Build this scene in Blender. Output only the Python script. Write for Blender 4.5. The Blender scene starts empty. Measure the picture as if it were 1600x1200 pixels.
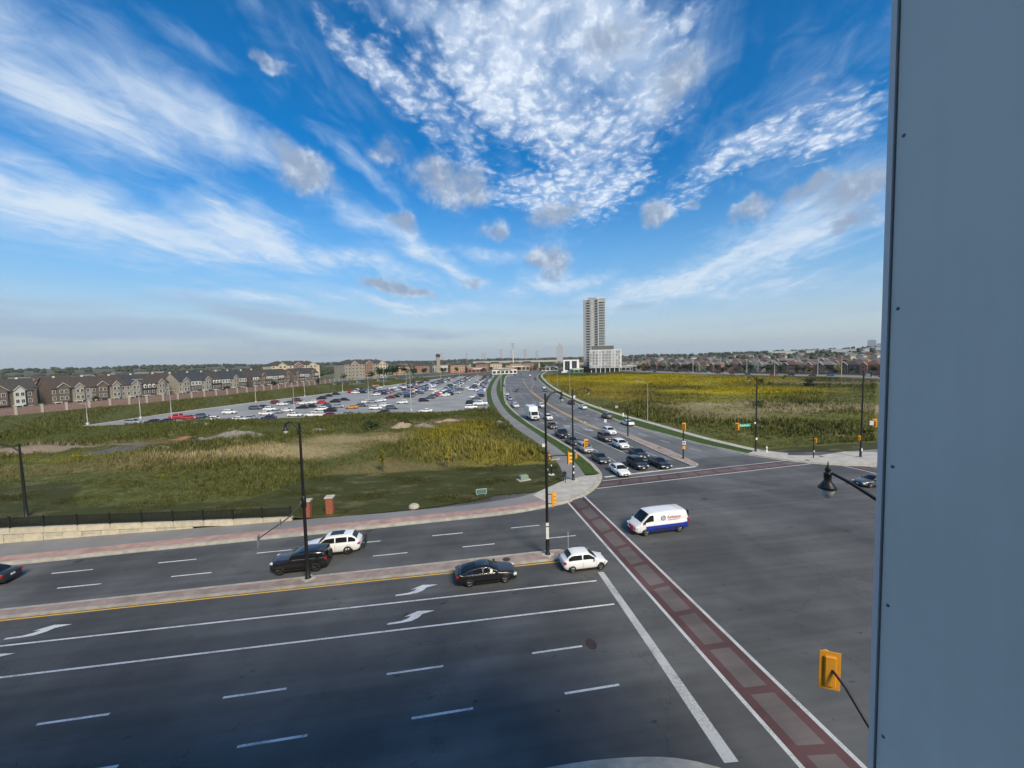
import bpy, bmesh, math, random
import numpy as np
from mathutils import Matrix, Vector
scene = bpy.context.scene
R = math.radians
random.seed(7)
# ------------------------------------------------------------------ camera
EYE_Z = 18.0
cam_data = bpy.data.cameras.new('camera')
cam_data.sensor_fit = 'HORIZONTAL'
cam_data.sensor_width = 36.0
cam_data.lens = 36.0 * 615.0 / 1600.0
cam_data.clip_start = 0.05
cam_data.clip_end = 30000.0
camera = bpy.data.objects.new('camera', cam_data)
scene.collection.objects.link(camera)
camera.matrix_world = (Matrix.Translation((0, 0, EYE_Z)) @ Matrix.Rotation(R(-8.5), 4, 'Z')
                       @ Matrix.Rotation(R(90 - 3.74), 4, 'X') @ Matrix.Rotation(R(-1.23), 4, 'Z'))
scene.camera = camera
# ------------------------------------------------------------------ view, sky, sun
scene.render.engine = 'CYCLES'
scene.view_settings.view_transform = 'Standard'
scene.view_settings.look = 'None'
scene.view_settings.exposure = 0.35
scene.view_settings.gamma = 1.0
scene.view_settings.use_curve_mapping = False
SUN_ELEV, SUN_AZ = 39.0, 158.0          # azimuth clockwise from +Y
SKY_STRENGTH = 0.12
world = bpy.data.worlds.new('World')
scene.world = world
world.use_nodes = True
wt = world.node_tree
wt.nodes.clear()


class NT:
    """small helper for wiring shader nodes"""
    def __init__(s, tree): s.t = tree
    def n(s, typ, **kw):
        nd = s.t.nodes.new(typ)
        for k, v in kw.items(): setattr(nd, k, v)
        return nd
    def put(s, sock, v):
        if isinstance(v, bpy.types.NodeSocket): s.t.links.new(v, sock)
        elif v is not None: sock.default_value = v
    def math(s, op, a, b=None, c=None, clamp=False):
        nd = s.n('ShaderNodeMath', operation=op, use_clamp=clamp)
        s.put(nd.inputs[0], a)
        if b is not None: s.put(nd.inputs[1], b)
        if c is not None: s.put(nd.inputs[2], c)
        return nd.outputs[0]
    def vmath(s, op, a, b=None, scale=None):
        nd = s.n('ShaderNodeVectorMath', operation=op)
        s.put(nd.inputs[0], a)
        if b is not None: s.put(nd.inputs[1], b)
        if scale is not None: s.put(nd.inputs['Scale'], scale)
        return nd.outputs['Value'] if op in ('DOT_PRODUCT', 'LENGTH', 'DISTANCE') else nd.outputs[0]
    def mr(s, v, a, b, c=0.0, d=1.0, smooth=True):
        nd = s.n('ShaderNodeMapRange', interpolation_type='SMOOTHSTEP' if smooth else 'LINEAR')
        s.put(nd.inputs[0], v)
        for i, x in enumerate((a, b, c, d)): s.put(nd.inputs[i + 1], x)
        return nd.outputs[0]
    def noise(s, vec, scale, detail=4.0, rough=0.55, dist=0.0, color=False, dim='3D'):
        nd = s.n('ShaderNodeTexNoise', noise_dimensions=dim)
        if vec is not None: s.put(nd.inputs['Vector'], vec)
        nd.inputs['Scale'].default_value = scale
        nd.inputs['Detail'].default_value = detail
        nd.inputs['Roughness'].default_value = rough
        nd.inputs['Distortion'].default_value = dist
        return nd.outputs['Color'] if color else nd.outputs['Fac']
    def mix(s, f, a, b, blend='MIX'):
        nd = s.n('ShaderNodeMix', data_type='RGBA', blend_type=blend)
        s.put(nd.inputs[0], f)
        for i, v in ((6, a), (7, b)):
            if isinstance(v, (tuple, list)) and len(v) == 3: v = tuple(v) + (1,)
            s.put(nd.inputs[i], v)
        return nd.outputs[2]
    def sep(s, v):
        nd = s.n('ShaderNodeSeparateXYZ'); s.put(nd.inputs[0], v); return nd.outputs
    def comb(s, x, y, z=0.0):
        nd = s.n('ShaderNodeCombineXYZ')
        for i, v in enumerate((x, y, z)): s.put(nd.inputs[i], v)
        return nd.outputs[0]


# cloud groups: (direction, major axis, minor axis, weight); all at infinity on the sky
BLOBS = {
 'cir': [
   ((-0.599,0.749,0.282),(2.841,1.747,-0.382),(-4.835,0.7,-13.909),1.15),
   ((-0.386,0.884,0.263),(4.248,2.042,-2.524),(-10.998,0.104,-18.371),1.0),
   ((-0.411,0.8,0.437),(4.819,2.248,-0.725),(-9.388,3.688,-16.72),1.05),
   ((-0.556,0.712,0.428),(4.32,2.522,0.25),(-5.564,2.057,-11.831),0.9),
   ((0.266,0.768,0.582),(4.047,-1.147,-1.194),(-0.473,5.036,-7.29),0.85),
   ((0.409,0.74,0.533),(7.806,-3.66,-1.848),(2.532,4.508,-9.138),0.9),
   ((0.164,0.76,0.629),(6.341,-1.532,-0.602),(1.916,10.864,-14.414),0.7),
   ((-0.574,0.665,0.479),(5.795,3.19,1.467),(-8.759,4.33,-17.55),0.6),
   ((-0.118,0.954,0.277),(4.947,0.609,-1.79),(-14.884,6.482,-30.458),0.95),
   ((-0.004,0.974,0.226),(7.978,0.344,-3.572),(-18.75,7.721,-35.879),0.8),
   ((-0.185,0.898,0.399),(8.181,3.949,-6.362),(-37.524,7.934,-36.521),0.7),
   ((0.665,0.709,0.235),(2.76,-3.871,1.73),(6.483,-2.078,-14.186),1.15),
   ((0.559,0.815,0.154),(3.175,-2.947,0.826),(6.236,-0.916,-21.021),1.05),
   ((0.468,0.872,0.142),(6.928,-4.55,1.606),(6.077,-0.337,-21.474),0.6),
   ((0.302,0.936,0.182),(6.926,-2.879,0.545),(7.216,4.952,-40.095),0.5),
   ((0.604,0.613,0.509),(7.903,-10.208,1.941),(13.014,0.137,-16.574),0.4),
   ((-0.402,0.743,0.535),(13.86,8.023,-1.665),(-23.368,9.068,-31.114),0.4),
   ((-0.001,0.784,0.621),(7.653,0.212,-1.062),(-14.455,22.748,-29.546),0.5),
   ((0.747,0.649,0.142),(6.225,-7.992,0.245),(13.068,-0.848,-68.222),0.5),
   ((-0.571,0.771,0.282),(9.429,6.125,0.562),(-9.754,3.906,-32.251),0.5),
   ((-0.191,0.955,0.229),(5.27,0.661,-0.544),(-9.444,7.641,-41.995),0.95),
   ((0.258,0.952,0.167),(5.186,-1.962,0.162),(4.04,4.597,-35.521),1.0),
   ((-0.098,0.985,0.143),(3.561,-0.124,-0.206),(-5.148,6.254,-49.957),0.9),
   ((-0.372,0.92,0.126),(4.924,1.452,-0.013),(-7.383,4.751,-60.633),0.8),
   ((0.443,0.887,0.132),(4.876,-3.09,0.597),(5.514,0.721,-27.095),0.95),
   ((0.096,0.962,0.254),(10.581,-1.064,-1.94),(-8.82,12.482,-45.848),0.8),
   ((0.639,0.758,0.131),(4.344,-4.365,0.28),(7.377,0.11,-40.495),0.8),
   ((0.354,0.861,0.365),(3.438,-1.751,-0.577),(0.916,2.348,-7.788),0.15),
   ((0.649,0.667,0.367),(5.097,-5.649,-0.109),(5.701,0.936,-13.134),0.22),
   ((0.651,0.739,0.173),(2.866,-3.474,1.166),(3.917,-1.339,-11.888),0.3),
   ((-0.472,0.834,0.287),(4.187,2.123,-1.025),(-5.283,0.843,-12.899),0.2),
 ],
 'ac': [
   ((0.136,0.821,0.554),(2.843,-0.331,-1.109),(-4.11,5.374,-7.863),1.0),
   ((0.318,0.842,0.437),(7.091,-3.317,0.084),(2.192,2.032,-6.658),0.95),
   ((-0.092,0.834,0.544),(5.44,1.475,-2.263),(-18.109,9.914,-19.147),0.85),
   ((0.318,0.739,0.594),(6.237,-2.376,-1.23),(3.007,7.163,-11.368),0.95),
   ((0.006,0.867,0.497),(5.357,0.706,-2.301),(-9.047,6.129,-11.581),0.8),
   ((0.593,0.695,0.407),(4.115,-3.998,-0.393),(11.245,3.966,-24.346),0.85),
   ((0.69,0.608,0.393),(7.101,-9.228,0.542),(8.436,0.221,-16.414),0.6),
   ((0.488,0.801,0.346),(9.813,-9.358,6.387),(14.732,-1.143,-19.539),0.6),
   ((0.218,0.901,0.376),(7.449,-2.119,-0.568),(1.222,6.426,-17.419),0.75),
   ((0.384,0.768,0.513),(7.582,-3.385,-1.581),(2.406,4.818,-9.974),0.7),
   ((0.152,0.756,0.636),(9.233,-1.957,-0.663),(2.17,13.646,-17.522),0.7),
 ],
 'cu': [
   ((-0.291,0.874,0.389),(10.759,3.276,-0.601),(-7.799,5.849,-20.259),1.0),
   ((0.016,0.919,0.394),(8.452,-0.455,-0.559),(-2.31,6.951,-17.395),0.95),
   ((-0.098,0.944,0.316),(20.651,2.167,-1.621),(-7.257,9.485,-32.163),1.0),
   ((0.107,0.946,0.307),(18.285,-4.422,5.657),(13.009,8.226,-31.533),0.8),
   ((-0.129,0.889,0.439),(15.05,0.982,1.305),(-3.396,13.283,-29.046),0.6),
   ((0.253,0.911,0.327),(11.265,-3.901,0.625),(5.811,7.124,-25.876),0.75),
   ((0.238,0.941,0.241),(14.18,-3.432,-2.66),(-2.888,7.128,-27.087),0.9),
   ((0.245,0.947,0.207),(25.907,-6.479,-3.431),(-2.917,12.059,-54.072),0.6),
   ((0.456,0.831,0.319),(18.343,-12.044,3.596),(13.449,3.59,-30.14),1.0),
   ((0.514,0.796,0.318),(45.312,-26.548,-8.396),(15.402,22.564,-83.097),0.8),
   ((0.613,0.732,0.296),(13.149,-13.352,4.115),(18.688,-0.524,-39.138),0.85),
   ((0.678,0.667,0.311),(11.717,-14.321,3.569),(17.951,-1.336,-37.882),0.85),
   ((0.728,0.621,0.291),(9.55,-11.831,-0.387),(6.19,0.519,-18.306),1.1),
   ((0.736,0.636,0.232),(12.554,-15.896,1.624),(12.908,-0.801,-40.889),1.0),
   ((-0.122,0.977,0.175),(9.787,0.837,-0.679),(-6.425,6.521,-43.684),1.0),
   ((0.049,0.982,0.182),(26.244,-2.441,3.366),(10.129,13.859,-80.345),0.8),
   ((-0.287,0.794,0.536),(30.15,9.75,0.76),(-25.544,21.402,-46.332),0.75),
   ((0.438,0.733,0.519),(14.075,-6.724,-3.348),(4.111,6.688,-13.877),0.8),
   ((0.318,0.739,0.594),(11.516,-4.032,-2.001),(4.684,11.153,-17.233),0.75),
   ((0.633,0.616,0.469),(26.564,-34.965,9.021),(46.404,-0.981,-62.312),0.7),
   ((0.289,0.948,0.13),(23.581,-7.58,-1.065),(2.32,11.34,-91.458),0.6),
 ],
 'st': [
   ((-0.611,0.789,0.069),(1.82,0.78,-0.052),(-3.501,-0.354,-34.433),1.0),
   ((-0.318,0.944,0.091),(3.465,0.661,-0.238),(-5.082,1.474,-38.654),1.0),
   ((-0.656,0.747,0.109),(3.277,2.207,0.006),(-9.741,0.79,-68.881),0.5),
   ((-0.384,0.915,0.122),(8.455,2.946,0.378),(-8.717,8.104,-92.008),0.6),
   ((-0.102,0.993,0.064),(3.73,-0.118,-0.053),(-3.067,3.802,-71.387),0.7),
   ((-0.506,0.862,0.032),(1.774,0.464,-0.098),(-6.849,-1.655,-79.185),0.4),
   ((0.418,0.902,0.109),(10.342,-5.418,0.57),(14.631,5.728,-108.417),0.6),
   ((0.76,0.645,0.082),(12.106,-15.055,0.245),(9.776,-1.784,-82.356),0.5),
   ((0.616,0.785,0.059),(2.355,-2.482,-0.024),(5.644,0.309,-71.375),0.35),
   ((0.214,0.972,0.099),(5.099,-1.615,-0.198),(0.24,7.437,-78.676),0.4),
 ],
}

W = NT(wt)
sky = W.n('ShaderNodeTexSky', sky_type='NISHITA', sun_disc=False)
sky.sun_elevation = R(SUN_ELEV)
sky.sun_rotation = R(SUN_AZ)
sky.altitude = 200.0
sky.air_density = 1.0
sky.dust_density = 0.4
sky.ozone_density = 3.0
dirn = W.n('ShaderNodeTexCoord').outputs['Generated']
dx, dy, dz = W.sep(dirn)
den = W.math('ADD', W.math('MAXIMUM', dz, 0.0), 0.07)
pl = W.comb(W.math('DIVIDE', dx, den), W.math('DIVIDE', dy, den))
rot = W.n('ShaderNodeVectorRotate', rotation_type='Z_AXIS')
W.put(rot.inputs['Vector'], pl)
rot.inputs['Angle'].default_value = R(18.0)
pl = rot.outputs[0]                                   # y now runs along the cloud streets
def warp(scale, amp, detail=3.0, rough=0.55):
    c = W.noise(dirn, scale, detail, rough, color=True)
    return W.vmath('ADD', dirn, W.vmath('SCALE', W.vmath('SUBTRACT', c, (.5, .5, .5)), scale=amp))
def blob_mask(items, dvec, inner, outer):
    total = None
    for c, a, b, w in items:
        rel = W.vmath('SUBTRACT', dvec, c)
        q = W.comb(W.vmath('DOT_PRODUCT', rel, a), W.vmath('DOT_PRODUCT', rel, b))
        m = W.mr(W.vmath('LENGTH', q), outer, inner, 0.0, w)
        total = m if total is None else W.math('MAXIMUM', total, m)
    return total
behind = W.mr(dy, 0.30, -0.05)                        # the part of the sky outside the frame carries on with the same clouds
wide = W.noise(W.vmath('MULTIPLY', pl, (.55, .28, 1.0)), 1.0, 2.0, .5, dim='2D')
generic = W.math('MULTIPLY', behind, W.mr(wide, .36, .60, 0.0, 1.0))
dw_soft = warp(3.2, .16, 4.0)
dw_fine = warp(8.0, .11, 4.0, .65)
# streaky cirrus
m_cir = W.math('MAXIMUM', blob_mask(BLOBS['cir'], dw_soft, .0, 1.7), generic)
n_c1 = W.noise(W.vmath('MULTIPLY', pl, (2.3, 1.0, 1.0)), 1.0, 7.0, .60, .7, dim='2D')
n_c2 = W.noise(W.vmath('MULTIPLY', pl, (9.0, 6.0, 1.0)), 1.0, 5.0, .62, .6, dim='2D')
tex_c = W.math('ADD', W.math('MULTIPLY', W.math('SUBTRACT', n_c1, .5), 1.5), W.math('MULTIPLY', W.math('SUBTRACT', n_c2, .5), .75))
a_cir = W.mr(W.math('ADD', m_cir, tex_c), -.05, 1.40, 0.0, .88)
# mackerel sky: small cells
m_ac = blob_mask(BLOBS['ac'], dw_soft, .2, 1.35)
cellv = W.vmath('ADD', pl, W.vmath('SCALE', W.noise(pl, 7.0, 4.0, .65, color=True, dim='2D'), scale=.17))
vor = W.n('ShaderNodeTexVoronoi', feature='SMOOTH_F1', voronoi_dimensions='2D')
W.put(vor.inputs['Vector'], W.vmath('MULTIPLY', cellv, (1.0, .8, 1.0)))
vor.inputs['Scale'].default_value = 21.0
vor.inputs['Smoothness'].default_value = .9
n_a = W.noise(W.vmath('MULTIPLY', pl, (3.6, 2.6, 1.0)), 1.0, 7.0, .66, dim='2D')
tex_a = W.math('ADD', W.math('MULTIPLY', W.math('SUBTRACT', .42, vor.outputs['Distance']), .9), W.math('MULTIPLY', W.math('SUBTRACT', n_a, .5), 1.6))
a_ac = W.mr(W.math('ADD', m_ac, tex_a), .10, 1.45, 0.0, .90)
a_ac = W.math('MULTIPLY', a_ac, W.mr(m_ac, .02, .35))
# low grey-bellied cumulus
m_cu = blob_mask(BLOBS['cu'], dw_fine, .0, 1.5)
n_u = W.noise(dirn, 11.0, 6.0, .64)
n_u2 = W.noise(W.vmath('ADD', dirn, (.004, -.004, .022)), 11.0, 4.0, .6)
cu_f = W.math('ADD', m_cu, W.math('MULTIPLY', W.math('SUBTRACT', n_u, .5), 1.7))
a_cu = W.math('MULTIPLY', W.mr(cu_f, .10, .95, 0.0, .92), W.mr(m_cu, .02, .60))
# long flat stratus near the horizon
m_st = blob_mask(BLOBS['st'], warp(4.0, .07, 4.0, .6), .1, 1.4)
n_s = W.noise(W.vmath('MULTIPLY', dirn, (5.0, 5.0, 60.0)), 1.0, 5.0, .6)
a_st = W.mr(W.math('ADD', m_st, W.math('MULTIPLY', W.math('SUBTRACT', n_s, .5), 1.2)), .05, 1.0, 0.0, .78)
a_st = W.math('MULTIPLY', a_st, W.mr(m_st, .0, .3))
K = 1.0 / SKY_STRENGTH
def lum(r, g, b): return (r * K, g * K, b * K)
hsv = W.n('ShaderNodeHueSaturation')
hsv.inputs['Saturation'].default_value = 1.45
hsv.inputs['Value'].default_value = 1.04
W.put(hsv.inputs['Color'], sky.outputs[0])
col = hsv.outputs[0]
horizon = W.mr(dz, .42, .0, 0.0, .90)
col = W.mix(horizon, col, W.mix(W.mr(dz, .02, .20), lum(.46, .53, .56), lum(.22, .41, .61)))
col = W.mix(a_cir, col, W.mix(W.mr(a_cir, .3, .9), lum(.44, .57, .74), lum(.60, .68, .76)))
col = W.mix(a_ac, col, W.mix(W.mr(tex_a, -.2, .55), lum(.42, .52, .68), lum(.70, .76, .84)))
col = W.mix(a_st, col, lum(.31, .41, .54))
core = W.mr(W.math('ADD', W.math('MULTIPLY', m_cu, .45), W.math('MULTIPLY', W.math('SUBTRACT', n_u2, n_u), 2.6)), -.35, .45)
col = W.mix(a_cu, col, W.mix(core, lum(.56, .63, .72), lum(.25, .32, .44)))
bg = W.n('ShaderNodeBackground')
W.put(bg.inputs['Color'], col)
bg.inputs['Strength'].default_value = SKY_STRENGTH
out = W.n('ShaderNodeOutputWorld')
wt.links.new(bg.outputs[0], out.inputs['Surface'])
world.cycles.sampling_method = 'NONE'

sun_data = bpy.data.lights.new('sun', 'SUN')
sun_data.energy = 3.7
sun_data.angle = R(20)
sun_data.color = (1.0, .86, .62)
sun = bpy.data.objects.new('sun', sun_data)
scene.collection.objects.link(sun)
sun.rotation_euler = (R(90 - SUN_ELEV), 0, math.pi - R(SUN_AZ))

# ------------------------------------------------------------------ mesh and naming helpers
COL = scene.collection
LABELS = {}


def tag(o, label, cat, group=None):
    if label in LABELS and LABELS[label] != group: print('DUPLICATE LABEL', label)
    LABELS[label] = group or 'x' + o.name
    o['label'] = label; o['category'] = cat
    if group: o['group'] = group
    return o


def thing(name, label, cat, loc=(0, 0, 0), rz=0.0, group=None):
    o = bpy.data.objects.new(name, None)
    o.empty_display_size = .3
    COL.objects.link(o)
    o.location = loc; o.rotation_euler = (0, 0, rz)
    return tag(o, label, cat, group)


def ordinal(n):
    w = ['', 'first', 'second', 'third', 'fourth', 'fifth', 'sixth', 'seventh', 'eighth', 'ninth', 'tenth', 'eleventh', 'twelfth']
    if n < len(w): return w[n]
    return '%d%s' % (n, 'th' if n % 100 in (11, 12, 13) else {1: 'st', 2: 'nd', 3: 'rd'}.get(n % 10, 'th'))


class MB:
    """collects faces for one mesh object"""
    def __init__(s): s.v = []; s.f = []; s.m = []; s.sm = []
    def add(s, vs, fs, m=0, smooth=False):
        o = len(s.v); s.v += [tuple(p) for p in vs]
        for f in fs: s.f.append(tuple(i + o for i in f)); s.m.append(m); s.sm.append(smooth)
        return s
    def box(s, c, d, rz=0.0, m=0, top=None):
        """c centre, d full size; top = (scale x, scale y) of the upper face"""
        hx, hy, hz = d[0] / 2, d[1] / 2, d[2] / 2
        tx, ty = top or (1, 1)
        cs, sn = math.cos(rz), math.sin(rz)
        vs = []
        for z, kx, ky in ((-hz, 1, 1), (hz, tx, ty)):
            for x, y in ((-hx * kx, -hy * ky), (hx * kx, -hy * ky), (hx * kx, hy * ky), (-hx * kx, hy * ky)):
                vs.append((c[0] + x * cs - y * sn, c[1] + x * sn + y * cs, c[2] + z))
        return s.add(vs, [(3, 2, 1, 0), (4, 5, 6, 7), (0, 1, 5, 4), (1, 2, 6, 5), (2, 3, 7, 6), (3, 0, 4, 7)], m)
    def bbox(s, c, d, b=.02, rz=0.0, m=0):
        """box with chamfered vertical and top edges"""
        hx, hy, hz = d[0] / 2, d[1] / 2, d[2] / 2
        cs, sn = math.cos(rz), math.sin(rz)
        def ring(ix, z):
            pts = [(-hx + ix, -hy + ix + b), (-hx + ix + b, -hy + ix), (hx - ix - b, -hy + ix), (hx - ix, -hy + ix + b),
                   (hx - ix, hy - ix - b), (hx - ix - b, hy - ix), (-hx + ix + b, hy - ix), (-hx + ix, hy - ix - b)]
            return [(c[0] + x * cs - y * sn, c[1] + x * sn + y * cs, c[2] + z) for x, y in pts]
        vs = ring(0, -hz) + ring(0, hz - b) + ring(b, hz)
        fs = [tuple(range(7, -1, -1)), tuple(range(16, 24))]
        for k in (0, 8):
            fs += [(k + i, k + (i + 1) % 8, k + 8 + (i + 1) % 8, k + 8 + i) for i in range(8)]
        return s.add(vs, fs, m)
    def poly(s, pts, z0, z1=None, m=0):
        n = len(pts)
        if z1 is None: return s.add([(p[0], p[1], z0) for p in pts], [tuple(range(n))], m)
        vs = [(p[0], p[1], z0) for p in pts] + [(p[0], p[1], z1) for p in pts]
        return s.add(vs, [tuple(range(n - 1, -1, -1)), tuple(range(n, 2 * n))] + [(i, (i + 1) % n, n + (i + 1) % n, n + i) for i in range(n)], m)
    def tube(s, pts, rad, n=8, m=0, cap=True):
        pts = [Vector(p) for p in pts]
        if not isinstance(rad, (list, tuple)): rad = [rad] * len(pts)
        vs = []; fs = []
        for i, p in enumerate(pts):
            d = (pts[min(i + 1, len(pts) - 1)] - pts[max(i - 1, 0)]).normalized()
            ref = Vector((0, 0, 1)) if abs(d.z) < .95 else Vector((1, 0, 0))
            a = d.cross(ref).normalized(); b = a.cross(d)
            for k in range(n):
                t = 2 * math.pi * k / n
                vs.append(p + (a * math.cos(t) + b * math.sin(t)) * rad[i])
        for i in range(len(pts) - 1):
            for k in range(n): fs.append((i * n + k, i * n + (k + 1) % n, (i + 1) * n + (k + 1) % n, (i + 1) * n + k))
        s.add(vs, fs, m, True)
        if cap:
            s.add(vs[:n], [tuple(range(n - 1, -1, -1))], m); s.add(vs[-n:], [tuple(range(n))], m)
        return s
    def lathe(s, prof, c=(0, 0, 0), n=14, m=0, axis='z', smooth=True):
        vs = []; fs = []
        for r, h in prof:
            for k in range(n):
                t = 2 * math.pi * k / n
                x, y = r * math.cos(t), r * math.sin(t)
                p = (x, y, h) if axis == 'z' else ((x, h, y) if axis == 'y' else (h, x, y))
                vs.append((c[0] + p[0], c[1] + p[1], c[2] + p[2]))
        for i in range(len(prof) - 1):
            for k in range(n):
                f = (i * n + k, i * n + (k + 1) % n, (i + 1) * n + (k + 1) % n, (i + 1) * n + k)
                fs.append(f if axis == 'z' else f[::-1])
        return s.add(vs, fs, m, smooth)
    def strip(s, A, B, z=0.0, zb=None, m=0):
        """ribbon between two polylines with as many points"""
        n = len(A); zb = z if zb is None else zb
        g = lambda q, i: q[i] if isinstance(q, (list, tuple)) else q
        vs = [(p[0], p[1], g(z, i)) for i, p in enumerate(A)] + [(p[0], p[1], g(zb, i)) for i, p in enumerate(B)]
        return s.add(vs, [(i, n + i, n + i + 1, i + 1) for i in range(n - 1)], m)
    def merge(s, o, m=None, tf=None):
        vs = o.v if tf is None else [tuple(tf @ Vector(p)) for p in o.v]
        k = len(s.v); s.v += vs
        for f, mm, sm in zip(o.f, o.m, o.sm):
            s.f.append(tuple(i + k for i in f)); s.m.append(mm if m is None else m); s.sm.append(sm)
        return s
    def mesh(s, name, mats):
        me = bpy.data.meshes.new(name)
        me.from_pydata(s.v, [], s.f)
        mats = mats if isinstance(mats, (list, tuple)) else [mats]
        for mt in mats: me.materials.append(mt)
        me.polygons.foreach_set('material_index', s.m)
        me.polygons.foreach_set('use_smooth', s.sm)
        me.update()
        return me
    def build(s, name, mats, parent=None, loc=None, rz=None):
        return link(name, s.mesh(name, mats), parent, loc, rz)


def link(name, me, parent=None, loc=None, rz=None):
    o = bpy.data.objects.new(name, me); COL.objects.link(o)
    o.parent = parent
    if loc is not None: o.location = loc
    if rz is not None: o.rotation_euler = (0, 0, rz)
    return o


def struct(o, parent=None):
    o['kind'] = 'structure'; return o


def stuff(o, label=None, cat=None):
    o['kind'] = 'stuff'
    if label: o['label'] = label; o['category'] = cat
    return o


def offset(P, d):
    """polyline moved d to its left"""
    out = []
    for i, p in enumerate(P):
        a = Vector(P[max(i - 1, 0)][:2]); b = Vector(P[min(i + 1, len(P) - 1)][:2])
        t = (b - a).normalized()
        out.append((p[0] - t.y * d, p[1] + t.x * d))
    return out


def dense(P, step):
    out = []
    for a, b in zip(P[:-1], P[1:]):
        n = max(1, int(math.dist(a, b) / step))
        out += [(a[0] + (b[0] - a[0]) * k / n, a[1] + (b[1] - a[1]) * k / n) for k in range(n)]
    return out + [tuple(P[-1])]


def smooth_line(P, per=5):
    """curve through P, tangents scaled to the segment lengths so that it never overshoots"""
    P = [Vector(p) for p in P]; out = []
    T = []
    for i in range(len(P)):
        a, b = max(i - 1, 0), min(i + 1, len(P) - 1)
        T.append((P[b] - P[a]) / max(1e-6, (P[i] - P[a]).length + (P[b] - P[i]).length))
    for i in range(len(P) - 1):
        p, q = P[i], P[i + 1]; d = (q - p).length
        for k in range(per):
            t = k / per; t2, t3 = t * t, t ** 3
            v = p * (2 * t3 - 3 * t2 + 1) + T[i] * d * (t3 - 2 * t2 + t) + q * (3 * t2 - 2 * t3) + T[i + 1] * d * (t3 - t2)
            out.append((v.x, v.y))
    return out + [tuple(P[-1])]


def interp(P, y):
    """x of a polyline (sorted by its second value) at y"""
    if y <= P[0][1]: return P[0][0]
    for a, b in zip(P[:-1], P[1:]):
        if y <= b[1]: return a[0] + (b[0] - a[0]) * (y - a[1]) / (b[1] - a[1])
    return P[-1][0]


def point_on(P, s):
    for a, b in zip(P[:-1], P[1:]):
        L = math.dist(a, b)
        if s <= L or b is P[-1]:
            t = s / L
            return (a[0] + (b[0] - a[0]) * t, a[1] + (b[1] - a[1]) * t), math.atan2(b[1] - a[1], b[0] - a[0])
        s -= L


def inside(pt, poly):
    x, y = pt; r = False; j = len(poly) - 1
    for i in range(len(poly)):
        xi, yi = poly[i]; xj, yj = poly[j]
        if (yi > y) != (yj > y) and x < (xj - xi) * (y - yi) / (yj - yi) + xi: r = not r
        j = i
    return r


# ------------------------------------------------------------------ materials
MATS = {}


def pbsdf(name):
    m = bpy.data.materials.new(name); m.use_nodes = True
    t = m.node_tree; b = t.nodes['Principled BSDF']
    return m, NT(t), b


def mat(name, c, rough=.7, var=.12, scale=3.0, metal=0.0, coat=0.0, spec=.5, bump=0.0, coord='Object', detail=4.0):
    """plain procedural material: base colour broken up by noise"""
    if name in MATS: return MATS[name]
    m, N, b = pbsdf(name)
    b.inputs['Roughness'].default_value = rough
    b.inputs['Metallic'].default_value = metal
    b.inputs['Coat Weight'].default_value = coat
    b.inputs['Coat Roughness'].default_value = .06
    b.inputs['Specular IOR Level'].default_value = spec
    if var:
        tc = N.n('ShaderNodeTexCoord').outputs[coord] if coord != 'World' else N.n('ShaderNodeNewGeometry').outputs['Position']
        f = N.noise(tc, scale, detail, .6)
        lo = tuple(x * (1 - var) for x in c); hi = tuple(min(1, x * (1 + var)) for x in c)
        N.put(b.inputs['Base Color'], N.mix(N.mr(f, .3, .7), lo, hi))
        if bump:
            bp = N.n('ShaderNodeBump'); bp.inputs['Strength'].default_value = bump; bp.inputs['Distance'].default_value = .02
            N.put(bp.inputs['Height'], f); N.put(b.inputs['Normal'], bp.outputs[0])
    else:
        b.inputs['Base Color'].default_value = tuple(c) + (1,)
    MATS[name] = m
    return m


def emis(name, c, s):
    m, N, b = pbsdf(name)
    b.inputs['Base Color'].default_value = tuple(c) + (1,)
    b.inputs['Emission Color'].default_value = tuple(c) + (1,)
    b.inputs['Emission Strength'].default_value = s
    MATS[name] = m
    return m


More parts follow.
